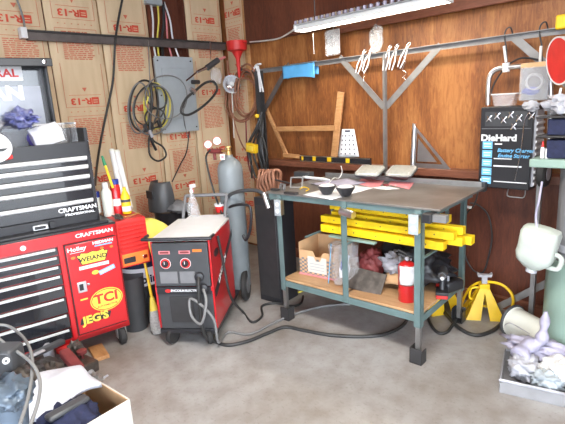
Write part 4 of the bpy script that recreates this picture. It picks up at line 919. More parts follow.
# ================================================================== SHOP LIGHT
LY = 2.92
la = PY(299, 29, LY); lx1 = la.x + 1.24
lz = la.z
sl_ = thing('shop_light', 'long fluorescent shop light hung on chains in front of the plywood wall', 'light', ((la.x + lx1) / 2, LY, lz))
def X1(pr): return pr
b = MB().use('white'); b.prism([(-.060, -.022), (-.030, .022), (.030, .022), (.060, -.022), (.057, -.022), (.028, .018), (-.028, .018), (-.057, -.022)], -.62, .62, X2); b.use('white'); b.prism([(-.02, .022), (.02, .022), (.02, .040), (-.02, .040)], -.62, .62, X2); b.build('reflector', sl_, False)
for s in (-1, 1):
    b = MB().use('tube'); b.tube([V((-.60, s * .028, -.008)), V((.60, s * .028, -.008))], .014, 16); tag(b.build('fluorescent_tube', sl_, False), 'glowing white tube')
    b = MB().use('darksteel'); b.tube([V((s * .45, 0, .058)), V((s * .45, 0, 2.95 - lz))], .004, 6); b.build('chain', sl_, False)
    b = MB().use('white'); b.box((s * .62 - .006, -.058, -.024), (s * .62 + .006, .058, .024)); b.build('end_cap', sl_, False, .003)
b = MB().use('alu'); b.prism([(-.066, .024), (.066, .024), (.066, .027), (-.066, .027)], -.62, .62, X2)
for k in range(46):
    x = -.61 + k * .027; b.use('chrome' if k % 2 else 'lavender'); b.box((x, -.064, .027), (x + .014, -.03, .052))
b.build('perforated_cover', sl_, False)
b = MB().use('whitecord'); b.tube(cat([V((la.x, LY, lz + .02)), PY(280, 38, 3.1), PY(262, 41, 3.2), PY(250, 42, BY - .05)], 6), .007, 8); b.build('power_cord', sl_, ang=60)
b = MB().use('whitecord'); b.tube([PY(313, 33, LY - .0), PY(314, 54, LY)], .002, 6); tag(b.build('pull_string'), 'thin pull string hanging from the shop light left end', 'string')

# ---- ledge things
t = thing('spirit_level', 'long black spirit level with yellow windows lying on the ledge', 'level', (0, 0, 0)); 
p0 = PY(300, 157, BY - .07); p1 = PY(370, 159, BY - .07)
t.location = ((p0.x + p1.x) / 2, BY - .06, zl)
L2 = (p1.x - p0.x) / 2
b = MB().use('black'); b.box((-L2, -.012, .001), (L2, .012, .056)); b.use('alu'); b.box((-L2, -.0125, .001), (L2, -.012, .006)); b.box((-L2, -.0125, .050), (L2, -.012, .056)); b.build('body', t, False, .001)
for f_, w_ in ((-.92, .02), (-.55, .03), (-.1, .04), (.42, .035)):
    b = MB().use('yellow'); b.cbox((f_ * L2, -.013, .03), (w_ * 1.2, .004, .040)); b.build('vial_window', t, False, .002)
# wooden frame pieces (unfinished pine frame)
fy = BY - .055
def wbar(p, q, w_, t_=.03, Y=fy): a = PY(*p, Y); c = PY(*q, Y); return a, c
t = thing('pine_frame', 'unfinished pine frame leaning on the ledge against the plywood wall', 'frame', (PY(300, 157, fy).x, fy, zl))
for (p, q, w_, dy_) in (((341, 92), (334, 158), .062, 0), ((278, 129), (337, 128), .046, -.006), ((266, 109), (287, 156), .036, .004), ((284, 155), (300, 156.5), .036, -.004)):
    a, c = wbar(p, q, w_); b = MB().use('pine'); a.y += dy_; c.y += dy_; b.bar(a, c, w_, .022, (0, 1, 0)); b.build('rail', t, bevel=.002)
# calendar / cut sheet
P4 = [PY(342, 129, BY - .02), PY(354, 129, BY - .02), PY(359, 157, BY - .035), PY(338, 157, BY - .035)]
b = MB().use('paper')
def ff(u, v):
    p = P4[0].lerp(P4[1], u).lerp(P4[3].lerp(P4[2], u), v); return p + V((0, -.004 * math.sin(u * 5), 0))
b.grid(ff, 8, 8, .002, (0, 1, 0)); tg = b.build('printed_card', ang=180); tag(tg, 'white printed card with rows of dark dots behind the pine frame', 'card')
b = MB().use('navy')
for j in range(5):
    for k in range(4):
        q = V(ff(.16 + k * .22, .24 + j * .16)) + V((0, -.004, 0)); b.cbox(q, (.010, .002, .010 + .004 * ((j + k) % 2)))
q = V(ff(.5, .07)) + V((0, -.004, 0)); b.cbox(q, (.055, .002, .014)); b.build('printing', tg)
# speed square
c0 = PY(411, 159, BY - .05); c1 = PY(451, 163.5, BY - .05); c2 = PY(410, 123, BY - .02)
hh = c2.z - zl; lw = c1.x - c0.x
sq = thing('rafter_square', 'triangular aluminium rafter square leaning on the wall ledge', 'square', (c0.x, BY - .05, zl)); sm = Matrix.Rotation(R(-5), 4, 'X')
Q = Matrix(((1, 0, 0, 0), (0, 0, -1, 0), (0, 1, 0, 0), (0, 0, 0, 1)))
b = MB().use('alu'); bt_ = .022
outer = [V((0, .0)), V((lw, 0)), V((0, hh))] if False else [(0, 0), (lw, 0), (0, hh)]
def ring(b, O, I, z0, z1, m):
    n = len(O); vo = [[b.b.verts.new(m @ V((p[0], p[1], z))) for p in O] for z in (z0, z1)]; vi = [[b.b.verts.new(m @ V((p[0], p[1], z))) for p in I] for z in (z0, z1)]
    for k in range(n):
        k2 = (k + 1) % n
        b._f([vo[0][k], vo[0][k2], vi[0][k2], vi[0][k]]); b._f([vo[1][k], vo[1][k2], vi[1][k2], vi[1][k]]); b._f([vo[0][k], vo[0][k2], vo[1][k2], vo[1][k]]); b._f([vi[0][k], vi[0][k2], vi[1][k2], vi[1][k]])
s_ = .78; inn = [(.040, .034), (lw * .80, .034), (.040, hh * .80)]
ring(b, outer, inn, 0, .004, sm @ Q)
inn2o = [(.048, .044), (lw * .55, .044), (.048, hh * .58)]
b.prism([(.052, .048), (lw * .66, .048), (.052, hh * .66)], .0005, .0035, sm @ Q) 
b.build('blade', sq, False)
b = MB().use('alu'); b.box((0, -.012, 0), (.018, .012, hh * .99), sm); b.build('fence', sq, False, .002)
# ================================================================== LEFT WALL THINGS
a = PX(27, 31, LX + .07); zr2 = 2.19
b = MB().use('railst'); b.box((LX + .012, a.y, zr2 - .035), (LX + .05, BY - .04, zr2 + .035)); b.use('darksteel'); b.box((LX + .05, a.y, zr2 + .022), (LX + .075, BY - .04, zr2 + .038)); b.use('railst'); b.box((LX + .048, a.y, zr2 - .038), (LX + .06, BY - .04, zr2 + .03)); tag(b.build('wall_rail', bevel=.002), 'long brown steel rail fixed across the papered insulation', 'rail')
b = MB().use('paper'); p = V((LX + .07, a.y, zr2)); b.box((p.x - .05, p.y - .05, p.z - .03), (p.x + .02, p.y - .004, p.z + .05)); tag(b.build('wall_clip', bevel=.004), 'white clip at the left end of the wall rail', 'clip')
cable('hanging_wire', [PX(16, -3, LX + .06), PX(20, 8, LX + .06), PX(24, 22, LX + .05), PX(25, 38, LX + .05)], .008, 'greycord', 'grey wire dropping past the white clip at the rail end', 'wire')
# breaker panel
p0 = PX(154, 57, LX + .08); p1 = PX(190, 60, LX + .08); zt_ = p0.z; zb_ = PX(160, 133, LX + .08).z
t = thing('breaker_panel', 'grey steel breaker panel mounted on the papered wall', 'electrical panel', (LX + .02, (p0.y + p1.y) / 2, zb_))
b = MB().use('panelgrey'); b.box((LX, p0.y + .03, zb_), (LX + .07, p1.y - .0, zt_)); b.build('box', t, bevel=.003)
b = MB().use('panelgrey'); b.box((LX + .07, p0.y, zb_ - .01), (LX + .082, p1.y + .03, zt_ + .01)); cv = b.build('cover', t, bevel=.004)
b = MB().use('panelgrey'); ym = p1.y - .02; b.box((LX + .082, p0.y + .06, zb_ + .12), (LX + .088, ym - .04, zt_ - .10)); b.build('door', t, bevel=.003)
b = MB().use('darksteel')
for y in (p0.y + .03, ym + .02):
    for z in (zb_ + .03, zt_ - .03, (zb_ + zt_) / 2): b.tube([V((LX + .080, y, z)), V((LX + .087, y, z))], .008, 10)
b.build('screws', cv)
# junction box with the wires to the panel
q = PX(153, 2, LX + .03)
b = MB().use('panelgrey'); b.box((LX - .06, q.y - .07, q.z - .02), (LX + .03, q.y + .10, q.z + .14)); tag(b.build('junction_box', bevel=.004), 'small pale junction box high in the open stud bay', 'junction box')
for (x0, x1, m_, l) in ((150, 156, 'paper', 'white cable in the open stud bay, leftmost above the panel'), (157, 159, 'yellowcord', 'yellow cable second from the left above the breaker panel'), (162, 172, 'pink', 'pinkish cable slanting down to the middle of the breaker panel'), (163, 163, 'black', 'thick black cable in the middle of the stud bay'), (164, 179, 'paper', 'white cable slanting down to the right side of the panel')):
    cable('panel_cable', [PX(x0, -2 if x0 < 160 else 2, LX - .02), PX((x0 * 2 + x1) / 3 + 1, 20, LX - .01), PX((x0 + 2 * x1) / 3 - 1, 40, LX - .01), PX(x1, 58, LX + .03)], .009 if m_ != 'black' else .015, m_, l, 'cable', 'cables running down to the breaker panel')
# black power cord along the wall, left
cable('black_cable', [PX(123, -4, LX + .09), PX(118, 22, LX + .10), PX(115, 45, LX + .12), PX(113, 80, LX + .08), PX(107, 110, LX + .07), PX(101, 140, LX + .06), PX(97, 165, LX + .2), PX(95, 185, -3.5)], .010, 'cord', 'long black cord hanging down the papered wall beside the tool chest', 'cord')
cable('thin_cable', [PX(190, 120, LX + .06), PX(187, 150, LX + .05), PX(180, 165, LX + .05), PX(172, 182, LX + .05)], .006, 'cord', 'thin black cord running from the panel down to the helmet', 'cord')
# bundle of cables hanging from the rail
HX = LX + .16
hk = PX(149, 84, HX)
t = thing('cable_bundle', 'black and grey coiled leads hanging from the wall rail before the breaker panel', 'cable', hk)
def loop(cx, cy, rx_, ry_, r_, m, tilt=0, ph=0, nm='loop', X=HX):
    pts = []
    for k in range(36):
        a_ = 2 * PI * k / 36; x = rx_ * math.cos(a_); y = ry_ * math.sin(a_) * (1 + .06 * math.sin(2 * a_ + ph)); ct, st = math.cos(tilt), math.sin(tilt)
        pts.append(PX(cx + x * ct - y * st, cy + x * st + y * ct, X + .022 * math.sin(a_ * 2 + ph)))
    b = MB().use(m); b.tube(pts, r_, 7, True); return b.build(nm, t, ang=60)
loop(144, 106, 14, 27, .009, 'cord', .10, 1); loop(150, 105, 15, 22, .007, 'cord', .3, 2); loop(153, 110, 20, 25, .007, 'greycord', .0, 3); loop(156, 96, 10, 13, .007, 'cord', -.6, 4)
loop(139, 108, 11, 24, .007, 'greycord', .05, 5); loop(166, 97, 21, 23, .006, 'greycord', .1, 2, X=LX + .20); loop(155, 118, 10, 10, .008, 'cord', 0, 2)
b = MB().use('steel'); b.tube(cat([PX(148, 40, HX - .06), PX(149, 60, HX - .03), PX(150, 84, HX)], 4), .005, 6); b.build('chain', t, ang=60)
b = MB().use('black'); b.tube(cat([PX(150, 82, HX), PX(152, 100, HX), PX(150, 120, HX + .02), PX(151, 138, HX + .02), PX(156, 150, HX)], 5), .014, 8); b.build('tail', t, ang=60)
b = MB().use('cord'); b.tube(cat([PX(150, 128, HX), PX(153, 140, HX), PX(163, 147, HX), PX(166, 156, HX), PX(158, 161, HX), PX(150, 155, HX), PX(149, 140, HX), PX(152, 130, HX)], 5), .009, 8); b.build('tail_loop', t, ang=60)
for (x, y, m_) in ((144, 124, 'black'), (150, 122, 'black'), (158, 120, 'black'), (149, 130, 'haze')):
    b = MB().use(m_); p = PX(x, y, HX + .02); b.bar(p, p + V((0, .02, -.07)), .035, .03); b.build('plug', t, bevel=.006)
t = thing('yellow_extension_cord', 'yellow extension cord coiled behind the black leads', 'cord', PX(158, 88, HX - .05))
loop(158, 108, 12, 21, .008, 'yellowcord', .1, 1, 'coil', HX - .04); loop(155, 106, 11, 23, .008, 'yellowcord', -.05, 3, 'coil', HX - .05)
# air tool with hose
GX = LX + .30
t = thing('grease_gun', 'silver and black grease gun hanging aslant beside the breaker panel', 'grease gun', PX(205, 66, GX))
b = MB().use('chrome'); b.tube([PX(186, 81, GX), PX(197, 72, GX)], .008, 8); b.tube([PX(197, 72, GX), PX(210, 66, GX)], [.014, .018], 12); b.build('barrel', t)
b = MB().use('darkgreyp'); b.tube([PX(207, 68, GX), PX(218, 60, GX)], .028, 14); b.build('grip', t)
b = MB().use('pink'); b.tube([PX(218, 60, GX), PX(225, 57, GX)], .012, 10); b.build('coupling', t)
b = MB().use('black'); b.tube([PX(192, 82, GX), PX(199, 82, GX)], .02, 12); b.use('chrome'); b.tube([PX(190, 89, GX), PX(195, 92, GX)], .022, 12); b.build('valve', t)
b = MB().use('cord'); b.tube(cat([PX(194, 92, GX), PX(205, 83, GX), PX(214, 82, GX), PX(217, 90, GX), PX(210, 100, GX), PX(198, 110, GX), PX(187, 115, GX), PX(181, 111, GX), PX(186, 99, GX), PX(196, 90, GX)], 6), .012, 9); b.build('hose', t, ang=60)
b = MB().use('alu'); b.tube([PX(210, 42, GX - .1), PX(211, 61, GX)], .004, 6); b.build('hanging_wire', t)
cable('drop_wire', [PX(187, 97, GX), PX(184, 106, GX - .1), PX(184, 120, LX + .1), PX(188, 138, LX + .07)], .005, 'greycord', 'thin grey wire below the grease gun valve over the panel edge', 'wire')
# clear discs (packaging) and lamp reflector
CY = BY - .16
t = thing('clamp_lamp', 'round silver clamp lamp reflector hanging below the red funnel', 'lamp', PY(232, 84, CY))
p = PY(232, 84, CY); dv = (CAM - p).normalized(); dv = (dv + V((0, -.3, -.2))).normalized(); m = frame(p, (1, 0, 0), dv)
b = MB().use('chrome'); b.lathe([(.022, -.05), (.045, -.04), (.085, .0), (.094, .02), (.090, .02), (.080, .002), (.03, -.03), (.0, -.03)], 28, m); b.build('reflector', t, ang=40)
b = MB().use('midgrey'); b.lathe([(.02, -.12), (.022, -.05), (0, -.045)], 14, m); b.build('socket', t)
b = MB().use('white'); b.lathe([(.0, -.03), (.02, -.02), (.026, 0), (.018, .015), (0, .022)], 16, m); b.build('bulb', t)
cable('lamp_string', [PY(232, 92, CY - .01), PY(233, 115, CY), PY(234, 138, CY + .01)], .005, 'whitecord', 'pale cord hanging straight down from the clamp lamp', 'cord')
b = MB().use('bagplastic'); p = PX(216, 76, GX - .1); b.blob(p, (.10, .12, .16), .4, 2, 2, 3); tag(b.build('clear_sack', ang=180), 'small crumpled clear sack hanging left of the clamp lamp', 'sack')
# red funnel on the rail
p = PY(237, 46, BY - .20)
t = thing('red_funnel', 'bright red funnel hanging point down at the corner of the two rails', 'funnel', p)
b = MB().use('redplain'); b.lathe([(.005, -.30), (.016, -.26), (.022, -.12), (.055, -.055), (.095, -.04), (.10, .02), (.104, .045), (.098, .045), (.09, -.02), (.04, -.05), (.018, -.12), (0, -.14)], 32); b.build('cone', t, False, ang=40)
b = MB().use('redplain'); b.box((.095, -.015, .02), (.135, .015, .035)); b.build('tab', t, False, .004)
# brown hose coils
p = PY(243, 72, BY - .09)
t = thing('rubber_hose_coil', 'big coil of brown rubber hose hanging in the corner behind the clamp lamp', 'hose', p)
for k, (cx, cy, rx_, ry_, ti) in enumerate(((243, 95, 14, 26, .1), (245, 93, 12, 24, -.05), (242, 97, 16, 24, .2), (246, 90, 11, 26, .05), (243, 100, 14, 22, .12), (247, 92, 9, 22, 0))):
    pts = []
    for q in range(32):
        a_ = 2 * PI * q / 32; x = rx_ * math.cos(a_); y = ry_ * math.sin(a_); pts.append(PY(cx + x * math.cos(ti) - y * math.sin(ti), cy + x * math.sin(ti) + y * math.cos(ti), BY - .10 - .012 * k + .01 * math.sin(a_ * 2)))
    b = MB().use('tanhose'); b.tube(pts, .010, 8, True); b.build('hose_loop', t, ang=60)
b = MB().use('darksteel'); b.tube([PY(242, 66, BY - .02), PY(241, 70, BY - .18)], .010, 8); b.build('hanger', t)
cable('brown_hose', [PY(227, 60, CY), PY(230, 95, CY), PY(236, 128, CY), PY(244, 148, CY), PY(254, 156, CY)], .008, 'tanhose', 'brown hose curving from the corner down past the cylinder top', 'hose')
cable('dark_red_hose', [PY(246, 118, CY + .02), PY(247, 150, CY + .02), PY(250, 170, CY), PY(257, 182, CY - .02), PY(263, 184, CY - .1)], .008, 'maroon', 'dark red hose hanging beside the black post', 'hose')
# white cable hook by the rail
p = PY(255, 66, BY - .14)
t = thing('white_cable_ties', 'white hook with loose ends hung at the left end of the steel rack', 'hook', p)
for k in range(4):
    b = MB().use('paper'); b.tube(cat([PY(253 + k * .3, 71, BY - .13), PY(256, 65, BY - .14), PY(261, 64, BY - .14)] if k == 0 else [PY(255 + k, 66, BY - .14), PY(258 + k * .6, 76, BY - .15), PY(259 + k * 1.4, 88 + k % 2 * 4, BY - .15)], 5), .009, 8); b.build('strand', t, ang=60)
# black post clutter
PYY = BY - .2
t = thing('hanging_leads', 'black leads and hoses bunched on the dark post left of the bench', 'cable', PY(262, 125, PYY))
for k, (x0, x1, x2) in enumerate(((256, 248, 256), (259, 253, 262), (262, 258, 266), (263, 262, 268), (258, 249, 252), (260, 265, 262))):
    b = MB().use('cord' if k % 3 else 'darkgreyp'); b.tube(cat([PY(262, 112 + k * 2, PYY + .05), PY(x0, 128, PYY), PY(x1, 145, PYY), PY(x1 + 2, 160, PYY), PY(x2, 178, PYY + .03)], 5), .010, 8); b.build('lead', t, ang=60)
b = MB().use('black'); b.blob(PY(261, 150, PYY + .04), (.10, .08, .34), .3, 2, 5, 3); b.build('rubber_sleeve', t, ang=180)
b = MB().use('yellow'); p = PY(252, 148, PYY - .05); b.cbox((0, 0, 0), (.13, .05, .09), Matrix.Translation(p) @ Matrix.Rotation(R(8), 4, 'Y')); b.use('gold'); b.cbox((0, -.028, 0), (.09, .01, .05), Matrix.Translation(p) @ Matrix.Rotation(R(8), 4, 'Y')); tag(b.build('yellow_box', bevel=.012), 'yellow plastic box hung among the leads on the dark post', 'box')
b = MB().use('yellow'); b.lathe([(.0, -.02), (.02, -.015), (.022, 0), (.02, .015), (0, .02)], 14, Matrix.Translation(PY(257, 116, PYY - .02))); tag(b.build('yellow_ball'), 'small round yellow ball near the top of the dark post', 'knob')
# dark cabinet beneath post
p = PZ(272, 303, 0)
b = MB().use('black'); m = Matrix.Translation(PZ(261, 299, 0)) @ Matrix.Rotation(R(6), 4, 'Z'); b.box((0, 0, .0), (.22, .22, .86), m); b.use('darksteel'); b.box((.01, -.006, .05), (.21, 0, .80), m); tag(b.build('black_locker', bevel=.02), 'black steel box standing behind the left legs of the bench', 'box')

# ================================================================== BATTERY CHARGER BOX
YC = BY - .27
c0 = PY(481, 107, YC); c1 = PY(534, 106, YC); z1 = (c0.z + c1.z) / 2; z0 = PY(482, 187, YC).z
cw = c1.x - c0.x; chh = z1 - z0
t = thing('battery_charger', 'black wheeled DieHard battery charger hanging on the wall at the right of the bench', 'battery charger', (c0.x, YC, z0))
b = MB().use('black'); b.box((0, 0, 0), (cw, .20, chh)); b.build('case', t, False, .006)
b = MB().use('haze'); b.box((cw + .0, .03, .02), (cw + .012, .17, chh - .03)); 
for k in range(12): b.use('paper'); b.box((cw + .012, .03, .03 + k * (chh - .07) / 12), (cw + .020, .17, .045 + k * (chh - .07) / 12))
b.build('side_grille', t, False)
fm = lambda x, z, off=.001: Matrix.Translation(V((c0.x, YC, z0))) @ Matrix(((1, 0, 0, x), (0, 0, -1, -off), (0, 1, 0, z), (0, 0, 0, 1)))
b = MB().use('paper'); b.text('DieHard', .056, fm(.118, chh - .195), .0006, 1.12, .0022); b.build('brand_lettering', t)
b = MB().use('lightblue'); b.text('Battery Charger', .033, fm(.222, chh - .272), .0006, 1.0, .0006, .25); b.text('Engine Starter', .033, fm(.212, chh - .306), .0006, 1.0, .0006, .25); b.build('title_lettering', t); b = MB().use('paper'); b.prism(rect(.045, .008), 0, .0008, fm(.12, chh - .232)); b.prism(rect(.11, .006), 0, .0008, fm(.15, chh - .325)); b.prism(rect(.17, .009), 0, .0008, fm(.18, chh - .372)); b.prism(rect(.20, .006), 0, .0008, fm(.20, .045)); b.prism(rect(.012, .014), 0, .0008, fm(.02, .05)); b.build('fine_print', t)
for k in range(5):
    b = MB().use('lightblue'); zz_ = chh - .24 - k * .057; b.prism(rect(.062, .048), 0, .0009, fm(.052, zz_)); b.use('paper'); b.prism(rect(.045, .006), .0009, .0014, fm(.052, zz_ + .008)); b.prism(rect(.04, .005), .0009, .0014, fm(.052, zz_ - .008)); b.build('blue_square', t)
b = MB().use('midgrey'); b.prism(rect(cw - .02, .004), 0, .001, fm(cw / 2, chh - .135)); b.use('darkgreyp'); b.prism(rect(cw - .06, .09), 0, .0008, fm(cw / 2, chh - .075)); b.build('control_strip', t)
# lead clips stowed on its face
rr4 = random.Random(21)
for k, (x, z) in enumerate(((.06, chh - .07), (.11, chh - .055), (.15, chh - .08), (.19, chh - .05), (.24, chh - .07), (.31, chh - .06), (.21, chh - .12))):
    b = MB().use('chrome'); q = V((x, -.012, z)); b.tube([q + V((-.016, 0, -.02)), q + V((0, -.004, .0)), q + V((.014, 0, .018))], [.004, .008, .004], 8); b.tube([q + V((.014, 0, -.02)), q + V((0, -.006, .0)), q + V((-.014, 0, .016))], [.003, .006, .003], 8); b.build('lead_clip', t, False)
b = MB().use('chrome'); b.tube(cat([V((.32, -.01, chh + .03)), V((.30, -.012, chh - .03)), V((.27, -.01, chh - .09)), V((.26, -.01, .25)), V((.235, -.01, .06))], 5), .0035, 6); b.build('hanging_chain', t, False, ang=60)
b = MB().use('haze'); b.blob((.30, -.01, chh + .0), (.09, .05, .06), .6, 3, 3, 3); b.build('wire_knot', t, False, ang=50)
# arch handle, part of the charger
HY = YC + .13
pts = [PY(488, 105, HY), PY(488.5, 84, HY), PY(491, 74, HY), PY(499, 68.5, HY), PY(518, 66.5, HY), PY(538, 65, HY), PY(547, 70, HY), PY(550, 82, HY), PY(550.5, 110, HY), PY(549, 160, HY)]
b = MB().use('alu'); b.tube(cat(pts, 5), .016, 14); hd = tag(b.build('arch_handle', t, ang=60), 'silver tube handle')
for x in (506, 540):
    b = MB().use('white'); b.tube([PY(x, 72, HY), PY(x, 63, HY)], .022, 14); b.build('collar', hd); b = MB().use('white'); b.tube([PY(x, 62, HY), PY(x - 2 if x < 520 else x + 1, 46, HY)], .008, 8); b.build('hanging_rod', hd)
b = MB().use('rubber'); p = PY(544, 173, YC + .02); b.lathe([(.02, -.025), (.075, -.025), (.085, -.015), (.085, .015), (.075, .025), (.02, .025)], 26, Matrix.Translation(p) @ Matrix.Rotation(R(90), 4, 'Y')); b.use('haze'); b.lathe([(0, -.028), (.045, -.027), (.045, .027), (0, .028)], 20, Matrix.Translation(p) @ Matrix.Rotation(R(90), 4, 'Y')); b.build('wheel', t)
b = MB().use('angle'); b.tube(cat([V((.18, .05, 0)), V((.18, .03, -.05)), V((.24, .03, -.055)), V((.28, .03, -.05)), V((.28, .05, 0))], 3), .004, 6); b.build('foot_wire', t, False, ang=60)
b = MB().use('black'); b.tube(cat([PY(490, 96, HY + .03), PY(495, 82, HY + .03), PY(507, 66, HY + .03), PY(522, 58, HY + .03), PY(540, 60, HY + .02)], 5), .006, 7); tag(b.build('black_strap', ang=60), 'thin black strap arching behind the silver handle', 'strap')
# tub and package
q = PY(505, 104, YC + .08); q.z = z1
t = thing('clear_tub', 'small clear plastic tub standing on top of the battery charger', 'tub', q)
b = MB().use('traypl'); b.prism([(-.055, 0), (.055, 0), (.07, .075), (-.07, .075)], -.04, .04, Matrix(((1, 0, 0, 0), (0, 0, -1, 0), (0, 1, 0, 0), (0, 0, 0, 1)))); b.build('tub_body', t, False, .006)
b = MB().use('white'); b.box((-.076, -.046, .072), (.076, .046, .080)); b.build('rim', t, False, .003)
q = PY(535, 82, YC + .07)
t = thing('hanging_package', 'clear package of blue parts with brown card top hung beneath the silver handle', 'package', q)
b = MB().use('cardboard'); b.cbox((0, 0, .10), (.17, .01, .03)); b.build('header_card', t, False, .002)
b = MB().use('navy'); b.cbox((0, .006, -.01), (.155, .004, .19)); b.build('backing', t, False)
b = MB().use('bagplastic'); b.cbox((0, -.012, -.01), (.165, .03, .20)); b.build('plastic_cover', t, False, .01)
b = MB().use('haze'); b.tube([V((.045 * math.cos(a_), -.012, .045 * math.sin(a_))) for a_ in [2 * PI * k / 20 for k in range(20)]], .008, 8, True); b.use('blue'); b.blob((-.02, -.01, -.05), (.10, .02, .05), .4, 3, 2, 2); b.build('contents', t, False, ang=60)
# cord on the back wall
cable('looped_cable', [PY(478, 192, BY - .06), PY(474, 205, BY - .05), PY(466, 215, BY - .04), PY(463, 235, BY - .04), PY(465, 255, BY - .04), PY(473, 270, BY - .04), PY(483, 272, BY - .04), PY(489, 255, BY - .04), PY(492, 235, BY - .04), PY(488, 215, BY - .04), PY(478, 205, BY - .04), PY(470, 203, BY - .05)], .006, 'cord', 'thin black cord looping down the wall between bench and jack stand', 'cord')
b = MB().use('paper'); p = PY(468, 207, BY - .07); b.cbox(p, (.05, .01, .018)); tag(b.build('cord_tag'), 'white tag on the cord beside the bench corner', 'tag')

# ================================================================== RIGHT SIDE
# column with pale green tank base
TP = PZ(544, 357, 0); tcx = V((TP.x + .13, TP.y + .06, 0))
ty_ = .62
t = thing('machine_column', 'pale green cylinder with grey column and small shelves at the right edge', 'machine', tcx)
rt_ = .165
hz_ = up(tcx, 258)
b = MB().use('tealtank'); b.lathe([(rt_, 0), (rt_, hz_ - .03), (rt_ - .01, hz_), (0, hz_)], 44); b.build('tank', t, False, ang=40)
hk_ = up(tcx, 168)
b = MB().use('midgrey'); b.lathe([(rt_ - .02, hz_), (rt_ - .035, hz_ + .03), (rt_ - .035, hk_ - .02), (rt_ - .03, hk_)], 40); b.build('column', t, False, ang=40)
b = MB().use('haze'); b.lathe([(rt_ - .035, hz_ + .05), (rt_ - .028, hz_ + .05), (rt_ - .028, hz_ + .09), (rt_ - .035, hz_ + .09)], 40); b.build('collar', t, False)
z2 = up(tcx, 160)
b = MB().use('tealtank'); q0 = PY(533, 155, tcx.y - .1); b.box((q0.x - tcx.x, -.16, z2 - .03), (.25, .10, z2 + .015)); b.build('work_table', t, False, .006)
b = MB().use('darksteel'); b.box((-.06, .0, z2), (-.02, .04, z2 + .55)); b.build('upright', t, False)
for py_, th in ((136, .012), (116, .010)):
    z = up(tcx, py_); b = MB().use('darksteel'); q0 = PY(541, py_, tcx.y - .05); b.box((q0.x - tcx.x, -.14, z), (.25, .12, z + th)); b.build('shelf', t, False, .004)
zc = up(tcx, 136) + .013; q0 = PY(551, 130, tcx.y - .05)
b = MB().use('purple'); b.use('navy'); b.box((q0.x, tcx.y - .12, zc), (tcx.x + .2, tcx.y + .1, zc + .085)); tag(b.build('dark_bin', bevel=.006), 'dark navy bin on the middle shelf of the green column', 'bin')
zc2 = z2 + .016; b = MB().use('darkgreyp'); b.use('navy'); b.box((q0.x - .0, tcx.y - .12, zc2), (tcx.x + .2, tcx.y + .1, zc2 + .10)); tag(b.build('dark_bin', bevel=.006), 'dark navy bin low on the green table of the column', 'bin')
zc3 = up(tcx, 116) + .011
b = MB().use('haze'); b.blob(PY(560, 105, tcx.y - .05) , (.14, .12, .10), .7, 3, 4, 3); tag(b.build('parts_pile', ang=50), 'pile of small grey parts on the top shelf of the column', 'parts')
b = MB().use('paper'); b.tube([PY(556, 112, tcx.y - .08), PY(561, 88, tcx.y - .06)], .006, 8); tag(b.build('white_rod'), 'thin white rod sticking up from the top shelf', 'rod')
for (px, y0, y1, l) in ((542, 157, 143, 'white capped marker standing at the left on the green table'), (547, 156, 141, 'white capped marker standing nearer the navy bin')):
    p = PY(px, y0, tcx.y - .11); p.z = z2 + .016; b = MB().use('paper'); b.lathe([(.010, 0), (.010, .05), (.006, .06)], 14, Matrix.Translation(p)); b.use('redplain'); b.lathe([(.007, .06), (.004, .09), (0, .092)], 12, Matrix.Translation(p)); tag(b.build('marker_pen', ang=40), l, 'marker', 'markers on the green table')
# red and white bowl-shaped funnel at upper right
p = PY(564, 60, tcx.y - .0); dv = (V((-.72, -.66, -.12))).normalized(); m = frame(p, (0, 0, 1), dv)
t = thing('red_bowl', 'white bowl shaped funnel with red inside at the upper right edge', 'funnel', p)
b = MB().use('white'); b.lathe([(.02, -.14), (.07, -.10), (.115, -.03), (.125, .03), (.118, .03), (.105, -.02), (.06, -.085), (0, -.10)], 32, m); b.build('shell', t, ang=40)
b = MB().use('redplain'); b.lathe([(.1165, .029), (.103, -.02), (.06, -.080), (0, -.095)], 32, m); b.build('red_lining', t, ang=40)
b = MB().use('yellow'); p2 = PY(562, 22, BY - .14); b.cbox(p2, (.06, .05, .08)); tag(b.build('yellow_clip', bevel=.01), 'yellow clip on the rail at the upper right edge', 'clip')
